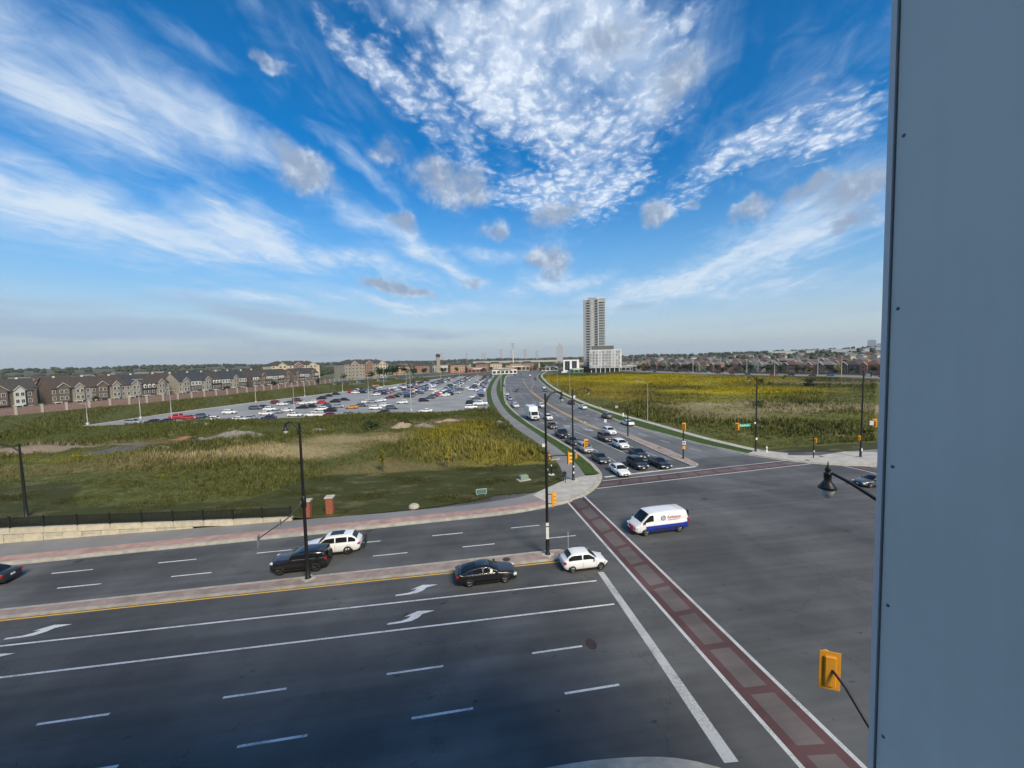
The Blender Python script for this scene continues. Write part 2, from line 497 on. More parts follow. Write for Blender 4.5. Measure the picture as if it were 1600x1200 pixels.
def asphalt(name, base, streak_axis=None, patch=.25, blotch=0.0):
    m, N, b = pbsdf(name)
    pos = N.n('ShaderNodeNewGeometry').outputs['Position']
    f = N.noise(pos, .11, 4.0, .6)
    g = N.noise(pos, 26.0, 3.0, .7)
    k = N.math('ADD', N.mr(f, .32, .70, 1 - patch, 1 + patch), N.math('MULTIPLY', N.math('SUBTRACT', g, .5), .50))
    if streak_axis:
        sc = (.035, 1.1, 1.0) if streak_axis == 'x' else (1.1, .03, 1.0)
        st = N.noise(N.vmath('MULTIPLY', pos, sc), 1.0, 4.0, .6)
        k = N.math('MULTIPLY', k, N.mr(st, .32, .70, .88, 1.12))
        wp = N.noise(N.vmath('MULTIPLY', pos, (.012, .62, 1.0) if streak_axis == 'x' else (.62, .012, 1.0)), 1.0, 2.0, .5)
        k = N.math('MULTIPLY', k, N.mr(wp, .36, .64, .91, 1.09))
        sw = N.noise(pos, .035, 3.0, .55, 1.6)
        k = N.math('MULTIPLY', k, N.mr(sw, .40, .66, .86, 1.30))
    if blotch:                                   # oil drips
        sp = N.noise(N.vmath('MULTIPLY', pos, (.55, 1.0, 1.0)), 1.1, 3.0, .75)
        k = N.math('MULTIPLY', k, N.mr(sp, .64, .73, 1.0, .42))
        cr = N.n('ShaderNodeTexVoronoi', feature='DISTANCE_TO_EDGE')
        N.put(cr.inputs['Vector'], N.vmath('ADD', N.vmath('MULTIPLY', pos, (.07, .12, 1)), N.vmath('SCALE', N.noise(pos, .6, 4.0, .7, color=True), scale=.22)))
        cr.inputs['Scale'].default_value = 1.0
        k = N.math('MULTIPLY', k, N.mr(cr.outputs['Distance'], .0, .0030, .58, 1.0))
    N.put(b.inputs['Base Color'], N.mix(1.0, tuple(base), N.comb(k, k, k), 'MULTIPLY'))
    b.inputs['Roughness'].default_value = .82
    bp = N.n('ShaderNodeBump'); bp.inputs['Strength'].default_value = .25; bp.inputs['Distance'].default_value = .01
    N.put(bp.inputs['Height'], g); N.put(b.inputs['Normal'], bp.outputs[0])
    MATS[name] = m
    return m


def paint_marking(name, c, wear=.5):
    """road paint, scuffed through to the asphalt"""
    m, N, b = pbsdf(name)
    pos = N.n('ShaderNodeNewGeometry').outputs['Position']
    a = N.noise(pos, 9.0, 5.0, .7); d = N.noise(pos, .9, 2.0, .5)
    w = N.mr(N.math('ADD', a, N.math('MULTIPLY', d, .5)), .72 - .12 * wear, .95 + .2 * (1 - wear), 0.0, .85 * min(1.0, wear * 1.6))
    N.put(b.inputs['Base Color'], N.mix(w, tuple(c), (.07, .075, .08)))
    b.inputs['Roughness'].default_value = .7
    MATS[name] = m
    return m


def pavers(name, c1, c2, mortar, bw, bh, rz=0.0):
    m, N, b = pbsdf(name)
    pos = N.n('ShaderNodeNewGeometry').outputs['Position']
    br = N.n('ShaderNodeTexBrick')
    N.put(br.inputs['Vector'], pos)
    br.inputs['Scale'].default_value = 1.0
    br.inputs['Brick Width'].default_value = bw; br.inputs['Row Height'].default_value = bh
    br.inputs['Mortar Size'].default_value = .012
    br.inputs['Color1'].default_value = tuple(c1) + (1,); br.inputs['Color2'].default_value = tuple(c2) + (1,)
    br.inputs['Mortar'].default_value = tuple(mortar) + (1,)
    f = N.noise(pos, .8, 4.0, .65)
    k = N.mr(f, .3, .7, .8, 1.18)
    N.put(b.inputs['Base Color'], N.mix(1.0, br.outputs['Color'], N.comb(k, k, k), 'MULTIPLY'))
    b.inputs['Roughness'].default_value = .85
    MATS[name] = m
    return m


def field_color(N, pos, patches, base_lo, base_hi, dry, dry_amount):
    """vegetation colour by place: green and olive with dry drifts, plus named patches (x, y, rx, ry, turn, colour, weight)"""
    n1 = N.noise(pos, .09, 5.0, .62); n2 = N.noise(pos, .55, 4.0, .65); n3 = N.noise(N.vmath('MULTIPLY', pos, (.5, 1.3, 1)), .045, 4.0, .6)
    col = N.mix(N.mr(n2, .3, .72), base_lo, base_hi)
    col = N.mix(N.mr(N.math('ADD', n1, N.math('MULTIPLY', N.math('SUBTRACT', n2, .5), .5)), .62 - dry_amount, .78 - dry_amount, 0, .85), col, dry)
    col = N.mix(N.mr(n3, .60, .72, 0, .55), col, (.085, .060, .036))
    wv = N.vmath('ADD', pos, N.vmath('SCALE', N.vmath('SUBTRACT', N.noise(pos, .12, 4.0, .65, color=True), (.5, .5, .5)), scale=16.0))
    for x, y, rx, ry, turn, c, w in patches:
        rel = N.vmath('SUBTRACT', wv, (x, y, 0))
        cs, sn = math.cos(R(turn)), math.sin(R(turn))
        q = N.comb(N.vmath('DOT_PRODUCT', rel, (cs / rx, sn / rx, 0)), N.vmath('DOT_PRODUCT', rel, (-sn / ry, cs / ry, 0)))
        mk = N.mr(N.math('ADD', N.vmath('LENGTH', q), N.math('MULTIPLY', N.math('SUBTRACT', n2, .5), .9)), 1.25, .45, 0, w)
        col = N.mix(mk, col, c)
    k = N.mr(N.noise(pos, 2.2, 3.0, .7), .25, .75, .72, 1.28)
    return N.mix(1.0, col, N.comb(k, k, k), 'MULTIPLY')

# ------------------------------------------------------------------ the setting
asph_near = asphalt('asphalt_avenue', (.088, .091, .092), 'x', .28, 1.0)
asph_far = asphalt('asphalt_curving_road', (.125, .130, .136), 'y', .15)
asph_lot = asphalt('asphalt_car_park', (.26, .265, .265), None, .14)
asph_walk = asphalt('asphalt_walk', (.20, .20, .20), None, .15)
concrete = mat('concrete', (.42, .40, .36), .85, .14, .8, bump=.1, coord='World')
concrete_kerb = mat('concrete_kerb', (.38, .36, .31), .85, .18, 1.2, coord='World')
red_paver = pavers('red_paver', (.38, .235, .20), (.43, .275, .235), (.30, .21, .185), .22, .11)
median_paver = pavers('median_paver', (.32, .245, .21), (.36, .28, .24), (.24, .19, .17), .22, .11)
white_paint = paint_marking('white_paint', (.70, .72, .72), .55)
worn_paint = paint_marking('worn_white_paint', (.45, .47, .47), .55)
yellow_paint = paint_marking('yellow_paint', (.80, .46, .07), .25)
red_walk = asphalt('red_crosswalk', (.090, .044, .044), 'x', .30)
panel_walk = asphalt('grey_crosswalk_panel', (.118, .100, .096), 'x', .30)

LAWN = ((.034, .042, .012), (.062, .068, .022))
# vegetation patches (x, y, rx, ry, turn, colour, weight)
STRAW, GOLD, REED, DIRT = (.33, .275, .16), (.31, .255, .014), (.20, .185, .045), (.27, .215, .155)
PATCH_L = [(-38, 80, 22, 8, 4, STRAW, .85), (-22, 92, 14, 7, 0, STRAW, .7), (-8, 67, 14, 4, 0, (.19, .15, .07), .6), (-60, 74, 30, 6, 0, (.16, .14, .06), .5),
           (0, 96, 11, 14, 0, GOLD, .42), (3, 78, 12, 12, 0, REED, .8), (10, 70, 7, 9, 0, (.22, .19, .04), .8), (-2, 112, 12, 5, 0, (.24, .17, .12), .5),
           (-92, 98, 26, 5, 2, DIRT, .9), (-62, 101, 10, 3.5, 0, (.20, .10, .06), .7), (-70, 84, 11, 5, 0, (.17, .17, .02), .6),
           (-30, 122, 60, 6, 0, (.055, .070, .018), .8), (-95, 118, 40, 9, 0, (.075, .090, .025), .7), (-22, 108, 12, 4, 0, (.09, .10, .045), .8)]
PATCH_R = [(150, 250, 70, 60, -20, GOLD, .9), (100, 290, 55, 60, 0, GOLD, .75), (132, 165, 44, 20, -8, GOLD, .95), (90, 215, 26, 34, 0, (.20, .165, .015), .8),
           (165, 310, 60, 40, 0, GOLD, .8), (90, 122, 24, 12, 0, STRAW, .7), (120, 103, 36, 11, -8, STRAW, .75), (78, 100, 16, 12, 0, STRAW, .55),
           (205, 190, 36, 16, -25, (.22, .19, .13), .8), (105, 92, 32, 7, -6, (.12, .13, .03), .7), (75, 160, 12, 30, 0, (.17, .12, .05), .6), (160, 120, 30, 20, 0, (.10, .11, .03), .5), (70, 190, 16, 50, 0, (.24, .19, .02), .7), (110, 140, 40, 14, -5, (.20, .19, .03), .7), (190, 240, 40, 40, 0, (.24, .20, .03), .6)]


def veg_material(name, patches, lo, hi, dry, amount, gloss=.9, lawn_line=None):
    m, N, b = pbsdf(name)
    pos = N.n('ShaderNodeNewGeometry').outputs['Position']
    flat = N.vmath('MULTIPLY', pos, (1, 1, 0))
    col = field_color(N, flat, patches, lo, hi, dry, amount)
    if lawn_line:                                # mown strip along the pavement
        x, y, z = N.sep(pos)
        edge = N.math('ADD', y, N.math('MULTIPLY', N.noise(flat, .25, 3.0), 2.0))
        if lawn_line < 64.5: edge = N.math('ADD', edge, N.math('MULTIPLY', N.math('MULTIPLY', N.mr(x, -54, -44), N.mr(x, -20, -28)), 11.0))
        f = N.mr(edge, lawn_line + .4, lawn_line + 1.6)
        bare = N.mr(N.noise(N.vmath('MULTIPLY', flat, (.6, 1.6, 1)), .3, 6.0, .75), .50, .68, 0, .75)
        lawn = N.mix(bare, N.mix(N.noise(flat, .5, 4.0), LAWN[0], LAWN[1]), (.15, .13, .075))
        col = N.mix(f, lawn, col)
    N.put(b.inputs['Base Color'], col)
    b.inputs['Roughness'].default_value = gloss
    b.inputs['Specular IOR Level'].default_value = .15
    MATS[name] = m
    return m


veg_left = veg_material('meadow_left', PATCH_L, (.056, .068, .018), (.115, .120, .038), (.22, .19, .09), .02, lawn_line=64.0)
veg_right = veg_material('meadow_right', PATCH_R, (.062, .072, .018), (.130, .132, .036), (.25, .215, .10), .03, lawn_line=65.0)
veg_bank = veg_material('bank_green', [], (.060, .074, .024), (.115, .120, .040), (.19, .165, .065), .0)
lawn_mat = veg_material('lawn', [], (.040, .072, .016), (.060, .098, .024), (.12, .12, .045), -.03)


def sstep(a, b, x):
    t = min(1.0, max(0.0, (x - a) / (b - a))); return t * t * (3 - 2 * t)


def terrain(x, y):
    r = math.hypot(x, y); a = math.degrees(math.atan2(x, y))
    z = -.08 + 9.0 * sstep(330, 900, x - .15 * y)
    z += sstep(1300, 3200, r) * (6 + 3 * math.sin(a * .35) + 2 * math.sin(a * .9 + 1))
    z += 24 * math.exp(-((r - 2700) / 700) ** 2 - ((a - 55) / 9.0) ** 2) + 6 * math.exp(-((r - 2600) / 600) ** 2 - ((a + 40) / 16) ** 2)
    return z


mb = MB(); radii = [0, 60, 150, 300, 420, 560, 720, 900, 1150, 1450, 1800, 2150, 2450, 2750, 3100, 3600, 4500, 7000, 14000]
NA = 120
for r in radii[1:]:
    for k in range(NA):
        a = 2 * math.pi * k / NA; x, y = r * math.sin(a), r * math.cos(a)
        mb.v.append((x, y, terrain(x, y)))
mb.v.append((0, 0, -.08)); c0 = len(mb.v) - 1
for k in range(NA): mb.f.append((c0, (k + 1) % NA, k)); mb.m.append(0); mb.sm.append(True)
for i in range(len(radii) - 2):
    for k in range(NA):
        mb.f.append((i * NA + k, i * NA + (k + 1) % NA, (i + 1) * NA + (k + 1) % NA, (i + 1) * NA + k)); mb.m.append(0); mb.sm.append(True)
gm, N, b = pbsdf('far_ground')
pos = N.n('ShaderNodeNewGeometry').outputs['Position']
col = N.mix(N.mr(N.noise(pos, .012, 5.0, .65), .35, .65), (.045, .055, .022), (.11, .105, .05))
col = N.mix(N.mr(N.noise(pos, .03, 4.0, .7), .55, .68), col, (.14, .125, .115))
N.put(b.inputs['Base Color'], col); b.inputs['Roughness'].default_value = .95
struct(mb.build('ground', gm))

# --- roads: one asphalt sheet for avenue and junction, one ribbon for the road that curves away
LK = [(22.6, 62.0), (22.7, 72.3), (22.2, 80.8), (21.3, 91.5), (20.3, 106.4), (20.1, 136), (21.6, 163.5), (28.2, 219.7), (36.5, 282), (54, 399), (82, 543), (120, 700)]
RK = [(51.4, 62.0), (49.6, 67.8), (48.2, 73), (47.0, 82), (45.5, 91), (45.0, 103), (45.6, 122), (46.6, 143), (48.3, 161.7), (51.0, 193.4), (60, 258), (78, 361), (101, 449), (128, 543), (166, 700)]
ys = [62 + 4 * k for k in range(48)] + [255 + 15 * k for k in range(30)]
LKs, RKs = smooth_line(LK), smooth_line(RK)
xl = lambda y: interp(LKs, y)
xr = lambda y: interp(RKs, y)
struct(MB().poly([(-260, 5), (260, 5), (260, 62), (-260, 62)], 0.0).build('avenue_asphalt', asph_near))
struct(MB().strip([(xl(y) - .3, y) for y in ys], [(xr(y) + .3, y) for y in ys], .0, None).build('curving_road_asphalt', asph_far))


def yellow_x(y):
    f = .585 if y < 150 else .585 - .03 * sstep(150, 260, y)
    return xl(y) + (xr(y) - xl(y)) * (f if y > 90 else .60)


def line_strip(pts, w, m, z=.006):
    return MB().strip(offset(pts, w / 2), offset(pts, -w / 2), z)


def marking(name, mbs, m, parent=None):
    t = MB()
    for q in mbs: t.merge(q)
    return struct(t.build(name, m, parent))


# --- painted lines of the avenue
for y0, sl, x1 in ((29.17, .0055, 10.9), (26.07, .005, 11.1)):
    marking('lane_line', [line_strip([(-250, y0 + sl * -220 / 20), (x1, y0 + .1)], .15, 0)], white_paint)
for row, y0, dy, x0, per, ln, n0, n1 in (('a', 22.48, .012, -4.3, 8.55, 3.2, -12, 2), ('b', 19.33, .012, -2.6, 8.0, 3.1, -12, 2), ('c', 37.08, .022, .4, 8.25, 3.1, -14, 2), ('d', 40.2, .03, -2.6, 8.2, 3.1, -14, 2)):
    for k in range(n0, n1):
        x = x0 + k * per
        marking('lane_dash', [line_strip([(x, y0 + dy * x), (x + ln, y0 + dy * (x + ln))], .14, 0)], white_paint)
YLO = [(-250, 31.6), (-33, 32.30), (-6, 32.62), (9.2, 32.70)]
YUP = [(-250, 32.8), (-34, 33.85), (-6.5, 34.45), (9.4, 34.86)]
marking('yellow_line', [line_strip(YLO, .13, 0)], yellow_paint)
marking('yellow_line', [line_strip(YUP, .13, 0)], yellow_paint)
MEDL = [(-250, 31.8), (-33, 32.50), (-6, 32.84), (9.0, 32.95)]
MEDU = [(-250, 32.6), (-34, 33.68), (-6.5, 34.27), (9.0, 34.66)]


def raised(name, outline, z, m, parent=None, kerb_m=None, kw=.16):
    """raised island: kerb ring and paved top"""
    o = struct(MB().poly(outline, -.05, z - .012).build(name, m))
    if kerb_m:
        n = len(outline); mbk = MB()
        cx = sum(p[0] for p in outline) / n; cy = sum(p[1] for p in outline) / n
        ring = outline + [outline[0]]
        inn = offset(ring[-2:-1] + ring + ring[1:2], kw)[1:-1]
        outr = offset(ring[-2:-1] + ring + ring[1:2], -.02)[1:-1]
        mbk.strip(inn, outr, z); mbk.strip(outr, outr, z, -.05); mbk.strip(inn, inn, -.05, z)
        kb = mbk.build('kerb', kerb_m, o)
    return o


nose = [(9.0 + 1.0 * math.sin(t), 33.80 - .86 * math.cos(t)) for t in [math.pi * k / 8 for k in range(1, 8)]]
raised('avenue_median', dense(MEDL, 12) + nose + dense(MEDU, 12)[::-1], .14, median_paver, None, concrete_kerb, .2)


def arrow(x, y, rz, s=1.0, flip=1):
    pts = [(-1.75, -.38), (-1.72, -.20), (-.75, -.18), (-.25, .02), (-.02, .28), (-.55, .26), (.45, .75), (1.75, .52), (.80, .30), (.55, -.05), (.05, -.34), (-.6, -.40)]
    q = []
    for a, c in pts:
        c *= flip
        q.append((x + s * (a * math.cos(rz) - c * math.sin(rz)), y + s * (a * math.sin(rz) + c * math.cos(rz))))
    struct(MB().poly(q if flip > 0 else q[::-1], .006).build('turn_arrow', worn_white))


worn_white = paint_marking('arrow_paint', (.68, .70, .70), .45)
for x, y in ((-3.3, 30.55), (-3.4, 27.25), (-28.6, 30.35), (-29.6, 27.75)): arrow(x, y, R(3), .92)
struct(MB().strip([(11.45, 30.45), (11.42, 22), (11.3, 14.7)], [(11.95, 30.4), (11.98, 22), (11.95, 14.65)], .006).build('stop_line', worn_paint))
# oil-stained ring patch beside a lane dash
struct(MB().poly([(8.05 + .35 * math.cos(2 * math.pi * k / 14), 22.65 + .5 * math.sin(2 * math.pi * k / 14)) for k in range(14)], .008).build('utility_patch', mat('patch_brown', (.045, .034, .034), .9, .2)))


def crosswalk(A, B, npan, name='crosswalk'):
    """A and B: the two long white edges (start, end). red band with sunken-looking stamped panels"""
    a0, a1, b0, b1 = (Vector(p) for p in (A[0], A[1], B[0], B[1]))
    P = lambda u, v: tuple((a0.lerp(a1, u)).lerp(b0.lerp(b1, u), v))
    w = (b0 - a0).length; L = (a1 - a0).length
    base = struct(MB().add([(*P(0, 0), .004), (*P(1, 0), .004), (*P(1, 1), .004), (*P(0, 1), .004)], [(0, 3, 2, 1)] if (a1 - a0).cross(b0 - a0) < 0 else [(0, 1, 2, 3)]).build(name, red_walk))
    e = .14 / w; d = .16 / w
    for v in (-.02, 1 - e * 2 + .02):
        q = [P(0, v), P(1, v), P(1, v + 2 * e), P(0, v + 2 * e)]
        MB().add([(*p, .0085) for p in q], [(0, 1, 2, 3)]).build('edge_line', worn_edge, base)
    g = .45 / L
    for k in range(npan):
        u0 = k / npan + g / 2; u1 = (k + 1) / npan - g / 2
        q = [P(u0, .26), P(u1, .26), P(u1, .74), P(u0, .74)]
        MB().add([(*p, .0075) for p in q], [(0, 1, 2, 3)]).build('stamped_panel', panel_walk, base)


worn_edge = paint_marking('crosswalk_edge_paint', (.50, .52, .52), .5)
crosswalk(((13.55, 46.6), (14.45, 11.5)), ((16.35, 48.2), (17.2, 11.0)), 11)
crosswalk(((18.9, 50.4), (56.5, 54.6)), ((20.9, 53.5), (54.2, 57.2)), 11)
crosswalk(((60.2, 52.6), (66.0, 14.0)), ((63.6, 51.8), (69.4, 14.0)), 11)
marking('stop_line', [MB().strip([(21.9, 54.9), (38.2, 57.0)], [(21.9, 55.3), (38.0, 57.45)], .006)], white_paint)

# --- painted lines of the curving road
def lane(fr, y0, y1, solid, m, w=.14, per=8.0, ln=3.0, name='lane_line'):
    X = lambda y: xl(y) + (yellow_x(y) - xl(y)) * fr if fr <= 1 else yellow_x(y) + (xr(y) - yellow_x(y)) * (fr - 1)
    if solid:
        yy = np.arange(y0, y1 + .1, 4.0); marking(name, [line_strip([(X(y), y) for y in yy], w, 0)], m)
    else:
        y = y0
        while y < y1:
            marking('lane_dash', [line_strip([(X(y), y), (X(y + ln), y + ln)], w, 0)], m); y += per


lane(.26, 63, 84, True, white_paint); lane(.26, 88, 250, False, white_paint)
lane(.52, 63, 92, True, white_paint); lane(.52, 95, 250, False, white_paint)
lane(.77, 63, 80, True, white_paint); lane(.77, 84, 200, False, white_paint)
lane(1.55, 66, 260, False, white_paint)
lane(.985, 92, 330, True, yellow_paint, .22, name='yellow_line'); lane(1.035, 92, 200, True, yellow_paint, .22, name='yellow_line')
yy = list(np.arange(200, 340, 6.0))
marking('yellow_line', [line_strip([(yellow_x(y) + .4 + 6.5 * sstep(200, 290, y), y) for y in yy], .16, 0)], yellow_paint)
for x, y in ((32.6, 92), (29.0, 99), (32.0, 124), (35.2, 104), (31.0, 150), (27.2, 124)): arrow(x, y, R(-90), 1.0, 1)
isl = [(37.6, 58.0), (38.4, 57.3), (39.2, 58.2), (39.9, 68), (39.4, 80), (38.7, 89), (38.0, 92), (37.6, 89), (37.3, 75), (37.2, 66)]
raised('road_median', isl, .14, median_paver, None, concrete_kerb, .25)

# --- pavements
KERB = smooth_line([(-250, 35.5), (-120, 39.4), (-41.8, 41.8), (-29.7, 42.45), (-15.7, 43.1), (-1.1, 43.9), (6.3, 44.45), (9.3, 45.1), (13.4, 46.4), (16.4, 48.4), (19.3, 51.7), (21.5, 55.9), (22.3, 59.5), (22.6, 62.0)], 4)
SWB = [(-250, 41.2), (-120, 44.6), (-46.6, 46.8), (-18.3, 46.95), (-7.1, 47.1), (2.0, 47.7), (8.0, 49.0), (10.9, 50.6)]
Z = .14


def kerb_run(name, P, w=.42, side=1):
    inn = offset(P, w * side)
    m = MB()
    if side > 0: m.strip(inn, P, Z); m.strip(P, P, Z, -.03)
    else: m.strip(P, inn, Z); m.strip(P, P, -.03, Z)
    gut = offset(P, -.35 * side)                     # concrete gutter
    if side > 0: m.strip(P, gut, .005)
    else: m.strip(gut, P, .005)
    return struct(m.build(name, concrete_kerb))


kerb_run('kerb', KERB)
kerb_run('kerb', [(xl(y), y) for y in ys])
K1 = [p for p in KERB if p[0] < 12]
kin = offset(K1, .42); red_in = offset(K1, 1.75)
struct(MB().strip(red_in, kin, Z + .001).build('paver_strip', red_paver))
swb_y = lambda x: interp([(y, x_) for x_, y in SWB], x)
struct(MB().strip([(p[0], max(swb_y(p[0]), p[1] + .1)) for p in red_in], red_in, Z).build('pavement', asph_walk))
PATHL = smooth_line([(15.6, 54.6), (16.9, 62), (17.4, 72), (17.2, 80), (15.5, 98), (14.8, 115), (14.9, 131), (16.2, 165), (21.2, 223), (31, 300), (46, 400), (72, 543)], 4)
PATHR = smooth_line([(19.2, 55.9), (19.9, 62), (20.0, 72), (19.4, 84), (18.6, 98), (17.7, 115), (17.6, 131), (19.2, 165), (24.2, 223), (34, 300), (49, 400), (75, 543)], 4)
struct(MB().strip(PATHL, PATHR, Z + .002).build('path', asph_walk))
corner = [p for p in KERB if p[0] > 10.5 and p[1] < 56.5]
plz = offset(corner, .42)
struct(MB().poly([(19.2, 55.9), (15.6, 54.6), (10.9, 50.6), (9.8, 49.3)] + plz, Z + .003).build('corner_plaza', concrete))
vy = [56.5 + 2.2 * k for k in range(20)] + [104 + 12 * k for k in range(36)]
lkx = lambda y: interp(KERB[-6:] + LKs[1:], y)
struct(MB().strip([(interp(PATHR, y), y) for y in vy], [(max(lkx(y) - .42, interp(PATHR, y) + .3), y) for y in vy], Z + .001).build('verge_lawn', lawn_mat))
# right-hand side of the curving road
RKERB = [(xr(y), y) for y in ys][::-1]
CORR = smooth_line([(51.4, 62.0), (53.6, 58.6), (56.4, 55.4), (60.4, 52.9), (66, 51.2), (90, 50.6), (250, 53)], 5)
kerb_run('kerb', RKERB, .4, 1)
kerb_run('kerb', CORR, .42, 1)
SWR = smooth_line([(57.2, 59.8), (54.2, 63.7), (51.7, 78), (50.8, 94), (49.2, 114), (48.9, 134), (50.2, 159), (55.2, 206), (68.5, 290), (88, 390), (114, 480), (145, 580)], 4)
SWR2 = offset(SWR, -1.7)
struct(MB().strip(SWR, SWR2, Z + .002).build('pavement', concrete))
rvy = [62.5 + 2.5 * k for k in range(24)] + [125 + 14 * k for k in range(32)]
struct(MB().strip([(xr(y) + .4, y) for y in rvy], [(max(interp(SWR, y), xr(y) + .7), y) for y in rvy], Z + .001).build('verge_lawn', lawn_mat))
struct(MB().poly([(51.6, 62.4), (54.2, 63.7), (57.2, 59.8), (62, 58.4), (68.5, 59.7), (78, 56.2), (66.2, 51.65)] + [p for p in offset(CORR, .42) if p[0] < 66][::-1], Z + .003).build('corner_plaza', concrete))
struct(MB().add([(66.2, 51.65, Z + .002), (250, 53.5, Z + .002), (250, 57.4, Z + .002), (78, 56.2, Z + .002)], [(0, 1, 2, 3)]).build('paver_strip', red_paver))
struct(MB().add([(78, 56.2, Z), (250, 57.4, Z), (250, 62.5, Z), (68.5, 59.7, Z)], [(0, 1, 2, 3)]).build('pavement', asph_walk))
# near corner under the building
NC = smooth_line([(-250, 14.6), (-10, 15.2), (2, 15.45), (6.4, 15.38), (10.0, 14.65), (13.2, 12.4), (15.0, 9.2), (15.8, 5)], 5)
kerb_run('kerb', NC, .42, -1)
struct(MB().strip(offset(NC, -.42), offset(NC, -1.9), Z + .001).build('paver_strip', red_paver))
struct(MB().strip(offset(NC, -1.9), [(p[0], 2.0) for p in NC], Z).build('pavement', asph_walk))

# --- fields
def field(name, x0, x1f, yf, yb, nx, ny, zf, m):
    t = MB()
    for j in range(ny + 1):
        for i in range(nx + 1):
            u, v = i / nx, j / ny
            xa = x0 + (x1f(60) - x0) * u
            y = yf(xa) + (yb(xa) - yf(xa)) * v
            x = x0 + (x1f(y) - x0) * u
            t.v.append((x, y, zf(x, y)))
    for j in range(ny):
        for i in range(nx):
            k = j * (nx + 1) + i
            t.f.append((k, k + 1, k + nx + 2, k + nx + 1)); t.m.append(0); t.sm.append(True)
    return struct(t.build(name, m))


RB = [(190, 379), (215, 330), (242, 276), (262, 241), (266, 206), (275, 150), (290, 60)][::-1]
rb_x = lambda y: interp(sorted([(x, y_) for x, y_ in RB], key=lambda p: p[1]), y)
def wall_top(x): return .32 + 1.45 * sstep(-8, -56, x) if x > -56 else 1.77
def lumps(x, y): return .28 * math.sin(x * .31 + 1.3 * math.sin(y * .17)) + .24 * math.sin(y * .43 + x * .11) + .15 * math.sin(x * .9 + y * .7)
def zleft(x, y):
    front = swb_y(x); e = 0.0
    if x < -16.5: e = (wall_top(x) - .1 - Z) * (1 - sstep(14, 60, y - front))
    l = lumps(x, y) * sstep(62, 72, y) * sstep(137, 128, y) * sstep(17, 8, x)
    return Z - .01 + max(0, e) + max(-.05, .35 * sstep(62, 75, y) * sstep(137, 120, y) * sstep(17, 6, x) + l)
def zright(x, y):
    e = sstep(2, 24, rb_x(y) - x)
    l = lumps(x, y) * sstep(70, 85, y) * sstep(52, 70, x)
    return Z - .08 + max(-.02, (.35 * sstep(68, 90, y) * sstep(52, 66, x) + l) * e)


LOTN = 136.6
left_field = field('meadow', -260, lambda y: interp([(10.8, 50.4), (15.5, 54.6)] + PATHL[1:], y) if y > 50.4 else 10.8, lambda x: swb_y(x) if x < 10.8 else 50.5, lambda x: LOTN, 140, 60, zleft, veg_left)
tR = MB(); nx, ny = 90, 110
for j in range(ny + 1):
    y = 58.9 + (392 - 58.9) * (j / ny) ** 1.4
    xa = interp(SWR2, y) if y > 62 else 69 - 1.5 * (y - 58.9)
    xb = rb_x(y) if y < 379 else 190 - (y - 379)
    for i in range(nx + 1):
        x = xa + (xb - xa) * i / nx
        yy_ = y if y > 66 else max(y, 59.9 + .018 * (x - 68)) if x > 68 else y
        tR.v.append((x, yy_, zright(x, yy_)))
for j in range(ny):
    for i in range(nx):
        k = j * (nx + 1) + i
        tR.f.append((k, k + 1, k + nx + 2, k + nx + 1)); tR.m.append(0); tR.sm.append(True)
struct(tR.build('meadow', veg_right))

# --- car park, its grassy edge by the path, and the bank behind it
LOT = [(-112, 136.6), (13.0, 136.6), (14.0, 165), (18.6, 223), (28, 300), (42, 400), (10, 425), (-5, 400), (-35, 327), (-64, 250), (-92, 196), (-105, 165)]
struct(MB().poly(LOT, .03).build('car_park', asph_lot))
le = [(-112.4, 136.4), (-105.4, 165), (-92.4, 196), (-64.4, 250), (-35.4, 327), (-5.4, 400)]
kb = MB().strip(offset(le, .5), le, .22); kb.strip(le, le, .22, -.05); kb.strip(offset(le, .5), offset(le, .5), -.05, .22)
struct(kb.build('car_park_kerb', concrete))
sy = [136.6, 150, 165, 190, 223, 260, 300, 350, 400]
lotx = lambda y: interp([(13.0, 136.6), (14.0, 165), (18.6, 223), (28, 300), (42, 400)], y)
struct(MB().strip([(lotx(y), y) for y in sy], [(max(interp(PATHL, y), lotx(y) + .3), y) for y in sy], .13).build('verge_lawn', lawn_mat))
SWALL = [(-205, 115), (-186, 150), (-170, 178), (-147, 220), (-128, 270), (-112, 330), (-92, 400), (-70, 470)]
by = [137 + 6 * k for k in range(48)]
lex = lambda y: interp([(-112, 136.6), (-105, 165), (-92, 196), (-64, 250), (-35, 327), (-5, 400), (12, 440)], y) - .9
swx = lambda y: interp(SWALL, y)
bank = MB(); nb = 14
for y in by:
    for i in range(nb + 1):
        u = i / nb; x = swx(y) + 1 + (lex(y) - swx(y) - 1) * u
        bank.v.append((x, y, .1 + .25 * math.exp(-((u - .3) / .2) ** 2) + .15 * math.sin(x * .7 + y * .3)))
for j in range(len(by) - 1):
    for i in range(nb):
        k = j * (nb + 1) + i; bank.f.append((k, k + 1, k + nb + 2, k + nb + 1)); bank.m.append(0); bank.sm.append(True)
struct(bank.build('grassy_bank', veg_bank))
struct(MB().poly([(-250, 137), (-112.6, 137), (-112.6, 140), (-150, 160), (-185, 150.3), (-204, 116), (-250, 90)], .085).build('bank_ground', veg_bank))

# --- road in front of the houses on the right
HR = [(284, 60), (276, 150), (270, 206), (266, 241), (246, 278), (223, 324), (206, 400), (196, 470), (190, 560)]
HR2 = offset(smooth_line(HR), -26)
struct(MB().strip(smooth_line(HR), HR2, .05).build('residential_road', asph_walk))

